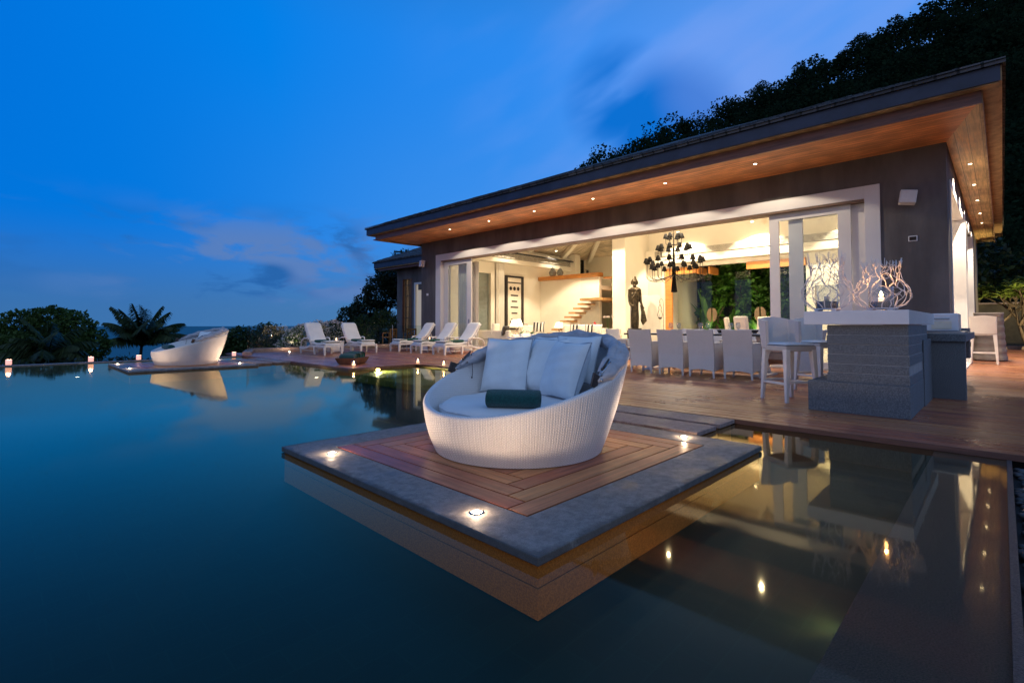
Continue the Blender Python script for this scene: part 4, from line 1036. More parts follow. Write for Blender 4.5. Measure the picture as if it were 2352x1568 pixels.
# ---- terrace dining table
t = thing('dining_table', 'long dark-topped dining table with white trestle base set for eight', 'table', (10.67, 4.55, 0))
MB().box(-.48, .48, -1.72, 1.78, .785, .82).build('table_top', pm('dark_table_top', (.022, .02, .022), rough=.12), t, bevel=.004)
for yy in (-1.2, 1.2):
    lgm = MB(); lgm.taper((-.36, yy, .03), (.30, yy, .785), .035, .03); lgm.taper((.36, yy + .08, .03), (-.30, yy + .08, .785), .035, .03); lgm.box(-.42, .42, yy - .06, yy + .14, 0, .035); lgm.build('trestle', m_trim, t)
MB().box(-.03, .03, -1.2, 1.2, .30, .36).build('stretcher', m_trim, t)
def wine(loc, label):
    o = MB().lathe([(.034, 0), (.033, .003), (.006, .008), (.004, .02), (.004, .07), (.012, .078), (.034, .10), (.041, .13), (.040, .165), (.033, .20), (.0315, .20), (.038, .165), (.039, .13), (.032, .102), (.004, .082)], 20, cap=False).build('wine_glass', m_glassg, smooth=True)
    o.location = loc; o.scale = (1.2, 1.2, 1.2); return tag(o, label, 'glass', 'wine glasses on the dining table')
def tumbler(loc, label):
    o = MB().lathe([(.030, 0), (.036, .004), (.038, .085), (.035, .085), (.033, .01), (.002, .009)], 18, cap=False).build('tumbler', m_glassg, smooth=True)
    o.location = loc; return tag(o, label, 'glass', 'tumblers on the dining table')
seats = [(5.49, 'leftmost'), (4.81, 'second'), (4.17, 'third'), (3.50, 'rightmost')]
for side, dx, nm in ((-1, -.30, 'pool'), (1, .30, 'house')):
    for y, q in seats:
        x = 10.67 + dx
        mt = MB().box(-.15, .15, -.21, .21, 0, .004).build('placemat', m_white); mt.location = (x, y, .8205); tag(mt, 'white place mat on the %s side of the table, %s setting' % (nm, q), 'place mat', 'place mats')
        p = MB().lathe([(.06, 0), (.115, .012), (.118, .016), (.06, .006), (.002, .005)], 24, cap=False).build('plate', m_top, smooth=True); p.location = (x, y, .826); tag(p, 'white plate on the %s side of the table, %s setting' % (nm, q), 'plate', 'dinner plates')
        bw = MB().lathe([(.03, 0), (.06, .04), (.072, .07), (.068, .07), (.056, .042), (.002, .008)], 20, cap=False).build('bowl', m_top if side > 0 else m_char, smooth=True); bw.location = (x, y - .02, .837); tag(bw, '%s bowl on the %s side plate, %s setting' % ('white' if side > 0 else 'dark', nm, q), 'bowl', 'small bowls')
        wine((x - dx * .35, y - .19, .821), 'stemmed wine glass, %s side of the table, %s setting' % (nm, q))
        tumbler((x - dx * .30, y - .29 if side < 0 else y + .20, .821), 'short tumbler, %s side of the table, %s setting' % (nm, q))
candle((10.62, 3.06, .821), 'lit candle glass on the right end of the dining table', .9, 1.2)
candle((10.67, 4.50, .821), 'lit candle glass in the middle of the dining table', .9, .8)

# ---- bar stools
def make_stool():
    t = thing('bar_stool', '', 'bar stool', group='white woven bar stools')
    h = .225
    MB().box(-h, h, -h, h, .66, .735).build('seat', m_weavec, t, bevel=.012)
    c = MB(); n = 16
    def cf(u, v):
        x, y = 2 * u - 1, 2 * v - 1; e = (1 - abs(x) ** 6) * (1 - abs(y) ** 6); return (x * h * 1.0, y * h * 1.0, .737 + .028 * max(0, e) ** .4 + .008)
    c.grid(cf, n, n); c.grid(lambda u, v: (cf(u, v)[0] * .99, cf(u, v)[1] * .99, .7365), n, n); c.build('seat_cushion', m_matt, t, smooth=True)
    b = MB(); uv = []; nu, nv = 28, 10
    def bf(u, v, d=0):                                 # low back wrapping the rear and both sides
        s = 2 * u - 1; x = h * 1.02 * math.copysign(min(1, abs(s) * 1.45), s); k = max(0, abs(s) - .69) / .31
        y = h - .085 * k + .03 * math.cos(s * 1.5); z = .70 + (.40 - .02 * k ** 1.5 + .02 * math.cos(3 * s)) * v
        o = .06 * v; p = Vector((x * (1 + o * .5), y + o * (1 - k), z)); p -= Vector((x * .10, .028, 0)) * d; return tuple(p)
    b.grid(bf, nu, nv); b.grid(lambda u, v: bf(u, v, 1), nu, nv)
    uv = [(i / nu * .9, j / nv * .4) for _ in range(2) for j in range(nv + 1) for i in range(nu + 1)]; k = (nu + 1) * (nv + 1)
    ring = list(range(nu + 1)) + [j * (nu + 1) + nu for j in range(1, nv + 1)] + [nv * (nu + 1) + i for i in range(nu - 1, -1, -1)] + [j * (nu + 1) for j in range(nv - 1, 0, -1)]
    b.f += [(ring[i], ring[(i + 1) % len(ring)], ring[(i + 1) % len(ring)] + k, ring[i] + k) for i in range(len(ring))]
    b.build('backrest', m_weavec, t, uvs=uv)
    for sx in (-1, 1):
        for sy in (-1, 1): MB().taper((sx * (h - .03), sy * (h - .03), .68), (sx * (h + .005), sy * (h + .005), 0), .034, .019).build('leg', m_resin, t, bevel=.005)
        MB().taper((sx * h * .95, -h * .95, .24), (sx * h * .95, h * .95, .24), .014, .014).build('stretcher', m_resin, t)
        MB().taper((-h * .95, sx * h * .96, .26), (h * .95, sx * h * .96, .26), .014, .014).build('stretcher', m_resin, t)
    return t
st = make_stool()
SR = math.atan2(-.26, .38)
for i, (l, a, lb, s) in enumerate((((7.41, 2.06, 0), SR, 'white woven bar stool standing free in front of the bar end', 1), ((8.78, 2.02, 0), SR + .1, 'white woven bar stool behind the first one, half hidden by the bar', 1),
                              ((17.95, .36, 0), R(90), 'white bar stool by the side wall under the eave, next to the covered grill', 1.12))):
    o = st if i == 0 else copy_tree(st)
    o.location = l; o.rotation_euler = (0, 0, a); o['label'] = lb; o.scale = (s, s, s)

# ---- stone bar
t = thing('outdoor_bar', 'stone outdoor bar with layered grey granite base and thick white top', 'bar counter', (6.75, 1.2, 0))
def bb(name, mat, boxes, bevel=.004):
    b = MB()
    for q in boxes: b.box(*q)
    return b.build(name, mat, t, bevel=bevel, world=True)
bb('plinth', m_granite, [(6.74, 8.95, .71, 1.67, 0, .35)], .006)
lay = MB(); rl = random.Random(9); zc = .352
for i in range(6):
    hh = .1095 + rl.uniform(-.008, .008) if i < 5 else 1.008 - zc
    lay.box(6.77 + rl.uniform(-.006, .006), 8.60, .715 + rl.uniform(-.004, .004), 1.47 + rl.uniform(-.006, .006), zc, zc + hh - .006); zc += hh
lay.build('stone_courses', m_granite, t, world=True, bevel=.004)
bb('joint_core', pm('pale_joint', (.30, .31, .33), rough=.9), [(6.774, 8.55, .718, 1.464, .345, 1.005)], 0)
bb('white_top', m_top, [(6.69, 9.4, .70, 1.69, 1.01, 1.165)], .006)
bb('side_slab', m_granite, [(8.0, 8.9, .70, .713, .0, .82)], .002)
bb('service_counter', m_granite, [(8.96, 11.9, .35, 1.0, .78, .885), (11.95, 12.35, .42, 1.1, .42, .95)], .006)
bb('counter_leg', m_granite, [(9.0, 9.16, .36, .98, 0, .779)], .004)
bb('counter_back', m_dark, [(9.2, 11.9, .80, .98, 0, .779)], 0)
bb('grab_slot', m_black, [(12.05, 12.25, .412, .425, .62, .70)], 0)
t2 = thing('grill_hood', 'small white hooded appliance on the service counter behind the bar', 'grill', (10.6, .68, .886))
MB().box(-.35, .35, -.20, .24, .02, .30).build('hood', m_top, t2, bevel=.02)
MB().box(-.5, .45, -.28, .26, .0, .02).build('tray', m_metal, t2)
MB().box(-.36, -.345, -.12, .12, .06, .18).build('door', m_upg, t2)
MB().tube([(-.37, -.1, .22), (-.37, .1, .22)], .01, 6).build('handle', m_metal, t2)

# ---- twig candle lanterns on the bar
def twig_lantern(loc, label, lit, seed, s=1.0, sz=1.0):
    rnd = random.Random(seed)
    t = thing('twig_lantern', label, 'lantern', loc, group='white twig lanterns on the bar'); t.scale = (s, s, sz)
    def bulb(z):                                        # silhouette of the cage
        pts = [(0, .085), (.03, .135), (.08, .163), (.14, .160), (.20, .135), (.26, .108), (.31, .100), (.36, .106), (.42, .120)]
        for (z0, r0), (z1, r1) in zip(pts[:-1], pts[1:]):
            if z0 <= z <= z1: q = (z - z0) / (z1 - z0); return r0 + (r1 - r0) * q
        return pts[-1][1]
    cage = MB(); n = 15
    for i in range(n):
        a = 2 * math.pi * i / n + rnd.uniform(-.1, .1); top = rnd.uniform(.34, .41); k = 14; pts = []; f1, f2 = rnd.uniform(0, 6), rnd.uniform(0, 6)
        for j in range(k + 1):
            z = top * j / k; aa = a + .15 * math.sin(j * .7 + f1) + .08 * math.sin(j * 1.5 + f2); r = bulb(z) + .006 * math.sin(j * 1.1 + f2)
            pts.append((r * math.cos(aa), r * math.sin(aa), .022 + z))
        cage.tube(pts, [.0032 - .0014 * j / k for j in range(k + 1)], 5)
        for q in range(4):                              # side twigs bridging to the neighbour
            j0 = rnd.randint(2, k - 2); p0 = Vector(pts[j0]); sg = rnd.choice((-1, 1)); tw = []
            a0 = math.atan2(p0.y, p0.x); z0 = p0.z - .022; up = rnd.uniform(.03, .09)
            for m in range(6):
                z = min(.41, z0 + up * m / 5 + .012 * math.sin(m)); aa = a0 + sg * .42 * m / 5; r = bulb(z); tw.append((r * math.cos(aa), r * math.sin(aa), .022 + z))
            cage.tube(tw, [.0026 - .0010 * m / 5 for m in range(6)], 4)
        for q in range(2):
            p0 = Vector(pts[-3]); a0 = math.atan2(p0.y, p0.x) + rnd.uniform(-.25, .25); r = bulb(.4) * rnd.uniform(.9, 1.15)
            cage.tube([p0, (r * .95 * math.cos(a0), r * .95 * math.sin(a0), p0.z + .03), (r * math.cos(a0), r * math.sin(a0), p0.z + rnd.uniform(.05, .09))], [.0026, .002, .0014], 4)
    cage.build('twig_cage', m_trim, t, smooth=True)
    b = MB(); b.lathe([(.092, .014), (.092, .022)], 28)
    for i in range(4): b.box(.075 * math.cos(i * 1.57 + .8) - .013, .075 * math.cos(i * 1.57 + .8) + .013, .075 * math.sin(i * 1.57 + .8) - .013, .075 * math.sin(i * 1.57 + .8) + .013, 0, .014)
    b.build('base', m_trim, t)
    MB().lathe([(.072, .023), (.074, .20), (.071, .20), (.069, .026)], 28, cap=False).build('glass_cylinder', m_glassg, t, smooth=True)
    MB().lathe([(.068, .024), (.068, .075), (.002, .078)], 24).build('sand', pm('dark_sand', (.10, .07, .06), rough=.95, var=.3, vscale=80), t)
    MB().lathe([(.016, .076), (.016, .115), (.002, .117)], 14).build('candle', m_glow if lit else m_wax, t, smooth=True)
    if lit:
        MB().lathe([(.001, .118), (.012, .130), (.009, .148), (.0005, .172)], 10).build('flame', m_flame, t, smooth=True)
        lamp('flame_lamp', 'POINT', (0, 0, .19), 6.5, CANDLE, t, radius=.012, world=False)
twig_lantern((6.98, 1.51, 1.166), 'white twig lantern at the left of the bar top, unlit candle', False, 3, 1.66, 1.62)
twig_lantern((6.97, .975, 1.166), 'white twig lantern at the right of the bar top, burning candle', True, 8, 1.66, 1.33)

# ---- wall fittings
def wall_box(name, label, cat, loc, w, h, d, rz=0, tilt=0, front=None, group=None, roll=0):
    t = thing(name, label, cat, loc, rz, group=group); t.rotation_euler = (roll, 0, rz)
    MB().box(-d, 0, -w / 2, w / 2, -h / 2, h / 2, ry=tilt).build('body', m_trim, t, bevel=.012)
    MB().box(-d - .004, -d + .002, -w / 2 + .02, w / 2 - .02, -h / 2 + .02, h / 2 - .02, ry=tilt, about=(-d / 2, 0, 0)).build('front_panel', front or m_upg, t)
    MB().box(-.01, .09, -.03, .03, -.04, .04).build('bracket', m_metal, t)
    return t
wall_box('wall_speaker', 'tilted white speaker on the dark wall right of the big opening', 'speaker', (12.75, 1.32, 3.56), .27, .27, .17, R(12), R(10), m_resin, 'white wall speakers', R(9))
wall_box('wall_speaker', 'white speaker on the wall at the far left end of the facade', 'speaker', (12.75, 17.85, 3.66), .27, .27, .17, R(-14), R(8), m_resin, 'white wall speakers')
o = wall_box('wall_control', 'small control panel with dark display on the wall right of the opening', 'control panel', (12.86, 1.255, 2.75), .15, .115, .03, 0, 0, m_char)
o = wall_box('wall_switch', 'small white switch plate on the wall left of the opening', 'switch', (12.86, 17.72, 2.33), .14, .10, .02, 0, 0, m_resin)
o = wall_box('wall_socket', 'white socket plate low on the wall behind the loungers', 'socket', (12.86, 17.6, .62), .2, .12, .02, 0, 0, m_resin)

# ---- covered grill
t = thing('covered_grill', 'outdoor grill under a loose grey fabric cover on the side terrace', 'grill', (19.9, .28, 0), 0)
g = MB()
def gcf(u, v):
    a = 2 * math.pi * u; c, s = math.cos(a), math.sin(a); sq = 1 / max(abs(c), abs(s)); k = .86 + .14 * (1 - v) ** 2; fold = .012 * math.sin(a * 9 + 4 * v) * (1 - v) + .008 * math.sin(v * 40)
    return ((.60 * k + fold) * c * min(sq, 1.25), (.36 * k + fold) * s * min(sq, 1.25), .03 + 1.33 * v)
g.grid(gcf, 72, 30, closed_u=True); g.f.append(tuple(range(30 * 72, 31 * 72)))
g.build('cover', pm('grey_cover', (.20, .17, .16), rough=.85, var=.15, vscale=4, stretch=(1, 1, 5), bump=.4, bscale=12), t, smooth=True)
MB().box(-.52, .52, -.3, .3, 0, .05).build('base', m_dark, t)

t = thing('garden_lantern', 'small lantern with a tiny glowing top just behind the right edge of the far daybed', 'lantern', (6.72, 24.63, -.45))
MB().lathe([(.10, 0), (.10, .04), (.03, .06), (.03, .30), (.07, .32)], 14).build('post', m_bronze, t)
MB().lathe([(.06, .33), (.07, .40), (.05, .48)], 14).build('lamp_glass', lampshade('lantern_glow', (1, .62, .3), 2.0), t, smooth=True)
MB().lathe([(.09, .485), (.02, .56)], 14).build('roof', m_bronze, t)

# ================================================================ LIVING ROOM
def chandelier(loc):
    t = thing('chandelier', 'tall tiered chandelier of thin curved arms with small black shades', 'chandelier', loc)
    st = MB(); st.lathe([(.016, 2.0), (.016, 1.55), (.03, 1.5), (.03, 1.2), (.05, 1.0), (.035, .9), (.05, .75), (.09, .62), (.055, .60)], 16)
    st.tube([(0, 0, 2.0), (0, 0, 2.9)], .008, 6); st.build('stem', m_black, t, smooth=True)
    MB().lathe([(.045, .60), (.10, .10), (.03, .09)], 16).build('tassel', m_black, t)
    MB().lathe([(.05, .98), (.07, .75), (.05, .72)], 16).build('hub', m_black, t, smooth=True)
    mw = pm('dark_wire', (.05, .042, .035), rough=.45, metal=.5)
    sh = MB().lathe([(.090, -.075), (.042, .075), (.039, .075), (.086, -.075)], 14, cap=False)
    def tier(n, r, z, zs, sag, ph=0):
        for i in range(n):
            a = 2 * math.pi * i / n + ph; c, s = math.cos(a), math.sin(a)
            pts = []
            for k in range(11):
                q = k / 10; rr = .03 + (r - .03) * min(1, 1.15 * math.sin(q * math.pi / 2) ** .9) if q < .9 else r
                zz = zs + (z - .12 - zs) * q ** 2.2 - sag * math.sin(math.pi * q) ; pts.append((rr * c, rr * s, zz))
            ar = MB(); ar.tube(pts, .008, 5); ar.lathe([(.004, -.03), (.02, .01), (.024, .03)], 8, (r * c, r * s, z - .10)); ar.build('arm', mw, t, smooth=True)
            o = bpy.data.objects.new('shade', shd); COL.objects.link(o); o.parent = t; o.location = (r * c, r * s, z)
    me = sh.build('shade', m_black, t, smooth=True); shd = me.data; bpy.data.objects.remove(me)
    tier(6, .24, 1.90, 1.62, .03); tier(10, .48, 1.54, 1.20, .10, .2); tier(15, .86, 1.12, .66, .26, .1); tier(10, .68, .92, .66, .18, .3)
    lamp('ceiling_fill', 'POINT', (0, 0, 2.75), 620, WARM, t, radius=.30, world=False)  # lamp added above the arms to brighten the ceiling, away from the shades
    rg = MB(); rg.tube([(.8 * math.cos(i * math.pi / 24), .8 * math.sin(i * math.pi / 24), .97) for i in range(49)], .005, 5); rg.build('ring', mw, t)
chandelier((15.0, 7.46, 1.96))

def statue(loc, rz):
    t = thing('statue', 'dark bronze standing robed figure on a plinth in front of the white column', 'statue', loc, rz)
    b = MB()
    b.lathe([(.17, .86), (.19, 1.0), (.20, 1.3), (.175, 1.6), (.19, 1.85), (.205, 2.05), (.21, 2.2), (.23, 2.34), (.19, 2.41), (.075, 2.45), (.062, 2.52)], 18)
    b.v = [(x * .62, y * .80, z) for x, y, z in b.v]
    b.ball((.02, 0, 2.62), (.135, .118, .165), 18, 14); b.ball((-.01, 0, 2.79), (.075, .072, .06), 12, 8); b.ball((.155, -.015, 2.61), (.026, .02, .042), 8, 6)
    b.ball((.135, -.012, 2.545), (.022, .042, .013), 8, 6); b.ball((.10, 0, 2.49), (.05, .05, .04), 8, 6)
    for s in (-1, 1):
        b.ball((.01, s * .122, 2.60), (.024, .018, .075), 8, 6); b.ball((.0, s * .165, 2.32), (.07, .065, .08), 10, 8)
        b.ball((.128, s * .045, 2.655), (.016, .026, .011), 8, 6)
    b.tube([(0, -.18, 2.34), (-.01, -.20, 2.1), (.02, -.19, 1.88), (.10, -.15, 1.74), (.16, -.06, 1.72)], [.062, .056, .05, .042, .03], 10)
    b.tube([(0, .18, 2.34), (-.01, .205, 2.1), (.02, .22, 1.88), (.06, .28, 1.70), (.08, .34, 1.60)], [.062, .056, .05, .040, .030], 10)
    b.tube([(.02, .22, 1.75), (.03, .30, 1.5), (.02, .33, 1.15), (.0, .30, 1.0)], [.03, .07, .12, .02], 10)     # hanging robe end
    for i in range(5): b.tube([(.13, -.12 + .06 * i, 2.2), (.15, -.10 + .05 * i, 1.6), (.15, -.10 + .055 * i, .92)], .016, 6)
    b.tube([(.12, .14, 2.38), (.15, 0, 2.1), (.13, -.17, 1.9)], .02, 6)
    o = b.build('figure', pm('dark_bronze', (.075, .055, .03), rough=.35, metal=.6, var=.5, vscale=9), t, smooth=True)
    rm = o.modifiers.new('remesh', 'REMESH'); rm.mode = 'VOXEL'; rm.voxel_size = .014; rm.use_smooth_shade = True
    sm = o.modifiers.new('smooth', 'SMOOTH'); sm.factor = .5; sm.iterations = 3
    p = MB(); p.box(-.22, .22, -.28, .28, 0, .80); p.box(-.2, .2, -.25, .25, .80, .87); p.build('plinth', m_char, t, bevel=.01)
statue((16.8, 9.95, .02), R(-150))
t = thing('leaning_mirror', 'bright white leaning panel behind the statue', 'mirror', (17.5, 9.9, .02), R(-150))
MB().box(-.03, 0, -.55, .55, 0, 2.15, ry=R(-3)).build('panel', m_in, t, bevel=.01); MB().box(-.034, -.004, -.57, -.55, 0, 2.17, ry=R(-3)).build('frame', m_metal, t)
t = thing('hook_candle_stand', 'slim iron hook stand with a hanging candle holder beside the statue', 'candle stand', (16.75, 8.85, .02), R(-140))
s = MB(); s.tube([(0, .09, 0), (0, .09, 1.75), (0, .08, 1.88), (0, .03, 1.95), (0, -.03, 1.92), (0, -.045, 1.84), (0, -.03, 1.76)], .010, 6); s.lathe([(.13, 0), (.12, .015)], 16, (0, .09, 0)); s.build('hook', m_bronze, t, smooth=True)
s = MB()
for sg in (-1, 1): s.tube([(0, -.03, 1.74), (0, -.03 + sg * .05, 1.64), (0, -.03 + sg * .035, 1.54), (0, -.03 + sg * .095, 1.36), (0, -.03 + sg * .05, 1.24)], .010, 6)
s.lathe([(.03, 1.20), (.08, 1.26), (.075, 1.27)], 14, (0, -.03, 0)); s.build('holder', m_bronze, t, smooth=True); MB().lathe([(.035, 1.27), (.035, 1.36), (.002, 1.365)], 12, (0, -.03, 0)).build('candle', m_wax, t)
# abstract wall panel
t = thing('wall_panel', 'tall framed abstract panel of dark bars and discs on pale ground', 'wall art', (18.16, 17.69, 2.14))
p = MB(); p.box(-.66, -.50, -.09, 0, -1.36, 1.36); p.box(.50, .66, -.09, 0, -1.36, 1.36); p.box(-.499, .499, -.09, 0, 1.27, 1.36); p.box(-.499, .499, -.09, 0, -1.36, -1.27); p.build('frame', m_char, t)
MB().box(-.499, .499, -.05, -.01, -1.269, 1.269).build('ground', m_upg, t)
mo = MB(); mo.box(-.48, .48, -.062, -.051, .98, 1.04)
for x in (-.27, 0, .27):
    mo.add([(x + .10 * math.cos(i * .3927), -.06, .72 + .10 * math.sin(i * .3927)) for i in range(16)], [tuple(range(16))]); mo.add([(x + .055 * math.cos(i * .3927), -.06, -.98 + .07 * math.sin(i * .3927)) for i in range(16)], [tuple(range(16))])
for i, w in enumerate((.26, .2, .27, .21, .21)): mo.box(-w, w, -.064, -.051, .34 - .30 * i, .41 - .30 * i)
mo.box(-.25, .05, -.064, -.051, -1.2, -1.16); mo.build('motif', m_char, t)
def table_lamp(loc, label, s, e, st):
    t = thing('table_lamp', label, 'lamp', loc, group='lit table lamps', scale=s)
    MB().lathe([(.10, 0), (.10, .02), (.03, .04), (.035, .16), (.015, .24), (.012, .34)], 18).build('base', m_bronze, t, smooth=True)
    MB().lathe([(.25, .30), (.15, .56), (.145, .56), (.244, .30)], 28, cap=False).build('lamp_shade', lampshade('lit_shade_' + ('a' if st > 3 else 'b'), (1, .80, .5), st), t, smooth=True)
    lamp('bulb', 'POINT', (0, 0, .40), e, WARM, t, radius=.05, world=False)
for nm, lc, sc_ in (('low_console', (14.85, 14.35, .02), 1), ):
    t = thing('console_table', 'low white console behind the sofa carrying the big lamp', 'table', lc); MB().box(-.25, .25, -.6, .6, .56, .60).build('table_top', m_top, t)
    for x in (-.2, .2):
        for y in (-.55, .55): MB().taper((x, y, .56), (x, y, 0), .02, .02).build('leg', m_trim, t)
table_lamp((14.85, 14.30, .621), 'large glowing table lamp in front of the framed wall panel', 1.12, 70, 4.5)
t = thing('console_table', 'small side table at the foot of the stair carrying the second lamp', 'table', (17.2, 13.95, .02)); MB().box(-.25, .25, -.3, .3, .56, .60).build('table_top', m_woodd, t)
for x in (-.2, .2):
    for y in (-.25, .25): MB().taper((x, y, .56), (x, y, 0), .02, .02).build('leg', m_woodd, t)
table_lamp((17.2, 13.95, .621), 'smaller glowing table lamp at the foot of the floating stair', .92, 30, 1.6)
def sofa(loc, rz, L, label, D=.9, h=.78):
    t = thing('sofa', label, 'sofa', loc, rz, group='white living room sofas')
    MB().box(-L / 2, L / 2, -D / 2, D / 2, .08, .40).build('seat_base', m_upg, t, bevel=.03)
    MB().box(-L / 2, L / 2, D / 2 - .2, D / 2, .41, h).build('backrest', m_upg, t, bevel=.05)
    for s in (-1, 1): MB().box(s * L / 2 - .1, s * L / 2 + .1, -D / 2, D / 2 - .21, .41, .60).build('armrest', m_upg, t, bevel=.04)
    for k in range(int(L / .8)): w = (L - .22) / int(L / .8); MB().box(-L / 2 + .11 + k * w, -L / 2 + .105 + (k + 1) * w, -D / 2, D / 2 - .21, .41, .54).build('seat_cushion', m_matt, t, bevel=.04)
    return t
sofa((14.2, 15.0, .02), R(100), 2.2, 'white sofa by the side door below the wall panel')
sofa((17.2, 12.4, .02), R(-75), 2.6, 'white sofa in front of the floating stair', h=.84)
sofa((16.3, 14.7, .02), R(10), 1.0, 'white armchair with striped throw near the left wall', h=.98)
m_stripe = stripe_mat('black_white_stripe', (.78, .72, .64), (.02, .018, .018), 0, 6.5, .55)
cushion((14.02, 14.7, .86), R(190), R(-14), 'white cushion on the left sofa under the curtain', .5, .46, .16, m_upg, 11, group='living room cushions')
cushion((14.0, 14.1, .78), R(195), R(-14), 'black cushion on the left sofa', .46, .4, .16, m_char, 12, group='living room cushions')
cushion((16.05, 14.15, .93), R(-75), R(-10), 'broad black-and-white striped throw cushion on the armchair', .56, .44, .12, m_stripe, 13, group='living room cushions')
for i, (m, lb) in enumerate(((m_upg, 'plain cream cushion at the left end of the stair sofa'), (m_stripe, 'striped cushion second along the stair sofa'), (m_upg, 'plain cream cushion in the middle of the stair sofa'), (m_stripe, 'striped cushion fourth along the stair sofa'), (m_upg, 'plain cream cushion at the right end of the stair sofa'))):
    cushion((16.75 + .06 * i, 13.15 - .34 * i, .84), R(-75), R(-12), lb, .42, .42, .14, m, 20 + i, group='living room cushions')
m_red = pm('red_glaze', (.62, .018, .03), rough=.18)
t = thing('console_table', 'white cabinet behind the stair sofa with red jars on it', 'cabinet', (18.1, 12.9, .02)); MB().box(-.3, .3, -.7, .7, 0, .86).build('body', m_in, t, bevel=.01)
for i, (y, h, r, lb) in enumerate(((12.62, .27, .085, 'red pear-shaped jar with pointed lid, tallest, right of the others'), (12.92, .17, .075, 'red round jar in the middle of the red group'), (13.2, .07, .09, 'low red bowl left of the round red jar'), (13.42, .06, .08, 'small red bowl furthest left in the red group'))):
    b = MB().lathe([(r * .5, 0), (r * .95, h * .25), (r, h * .5), (r * .6, h * .78), (r * .35, h * .85)], 18)
    o = b.build('red_jar', m_red, smooth=True); o.location = (18.0, y, .881); tag(o, lb, 'jar', 'red lacquer jars')
    MB().lathe([(r * .36, h * .85), (r * .25, h * .93), (.004, h * 1.12)], 14).build('lid', m_red, o, smooth=True)
m_jar = pm('blue_grey_jar', (.22, .22, .20), rough=.25, var=.5, vscale=30)
for i, (y, s, lb) in enumerate(((16.85, 1.1, 'larger patterned lidded jar on the loft beam'), (16.35, .95, 'smaller patterned lidded jar on the loft beam'))):
    o = MB().lathe([(.10, 0), (.17, .10), (.19, .2), (.12, .3), (.09, .33)], 18).build('ginger_jar', m_jar, smooth=True); o.location = (20.24, y, 3.56); o.scale = (s,) * 3; tag(o, lb, 'jar', 'lidded jars on the loft beam')
    MB().lathe([(.10, .33), (.11, .35), (.06, .41), (.02, .42), (.02, .46)], 14).build('lid', m_jar, o, smooth=True)

# ---- plants
def leafblade(b, base, tip, w, up=(0, 0, 1), fold=.25, n=3):
    base, tip = Vector(base), Vector(tip); d = tip - base
    s = d.cross(Vector(up)); s = s.normalized() * w if s.length > 1e-6 else Vector((w, 0, 0)); nn = s.cross(d).normalized()
    L = []; 
    for k in range(n + 1):
        q = k / n; c = base + d * q - nn * (d.length * .18 * q * q); ww = math.sin(math.pi * (.12 + .88 * q) ** .8) if k < n else .02
        L += [c - s * ww + nn * w * fold * ww, c, c + s * ww + nn * w * fold * ww]
    b.add(L, [(3 * k + j, 3 * k + j + 1, 3 * k + j + 4, 3 * k + j + 3) for k in range(n) for j in range(2)])
def leaf_cloud(blobs, n, size, seed=0, flat=.5, shell=.55):
    """diamond leaves scattered through overlapping blobs, denser towards the skins"""
    rng = np.random.default_rng(seed); bl = np.array(blobs, float); vol = bl[:, 3] * bl[:, 4] * bl[:, 5]; pick = rng.choice(len(bl), n, p=vol / vol.sum()); B = bl[pick]
    d = rng.normal(size=(n, 3)); d /= np.linalg.norm(d, axis=1)[:, None]; rad = shell + (1 - shell) * rng.random(n) ** .6
    clump = 1 + .16 * np.sin(d[:, 0] * 7 + pick) * np.sin(d[:, 1] * 6 + 2 * pick) + .10 * np.sin(d[:, 2] * 9 + pick * 3)
    P = B[:, :3] + d * (rad * clump)[:, None] * B[:, 3:6]
    ax = rng.normal(size=(n, 3)) + d * .8; ax[:, 2] -= .25; ax /= np.linalg.norm(ax, axis=1)[:, None]
    s = np.cross(ax, rng.normal(size=(n, 3)) + np.array([0, 0, 1.0])); s /= np.linalg.norm(s, axis=1)[:, None] + 1e-9
    sz = size * rng.uniform(.6, 1.35, n)[:, None]
    V = np.stack([P - ax * sz, P + s * sz * flat, P + ax * sz, P - s * sz * flat], 1).reshape(-1, 3)
    return V, np.arange(4 * n).reshape(n, 4)
def np_mesh(name, V, Fq, mat, parent=None):
    me = bpy.data.meshes.new(name); nv, nf = len(V), len(Fq)
    me.vertices.add(nv); me.vertices.foreach_set('co', np.asarray(V, np.float32).ravel())
    me.loops.add(nf * 4); me.loops.foreach_set('vertex_index', np.asarray(Fq, np.int32).ravel())
    me.polygons.add(nf); me.polygons.foreach_set('loop_start', np.arange(0, nf * 4, 4, dtype=np.int32)); me.polygons.foreach_set('loop_total', np.full(nf, 4, np.int32))
    me.update(calc_edges=True); me.materials.append(mat)
    o = bpy.data.objects.new(name, me); COL.objects.link(o)
    if parent: o.parent = parent
    return o
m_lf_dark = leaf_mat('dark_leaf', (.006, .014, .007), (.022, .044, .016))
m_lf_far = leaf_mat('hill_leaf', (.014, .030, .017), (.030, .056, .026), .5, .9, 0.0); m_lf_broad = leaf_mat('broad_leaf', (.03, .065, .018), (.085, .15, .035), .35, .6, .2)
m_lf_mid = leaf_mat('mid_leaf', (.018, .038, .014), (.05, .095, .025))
m_lf_gold = leaf_mat('plumeria_leaf', (.06, .11, .02), (.20, .27, .05))
m_lf_garden = leaf_mat('garden_leaf', (.02, .07, .012), (.10, .24, .03))
m_palm = leaf_mat('palm_leaf', (.018, .036, .014), (.06, .09, .03), .35)
m_petal = leaf_mat('pale_petal', (.70, .55, .55), (.85, .78, .70))
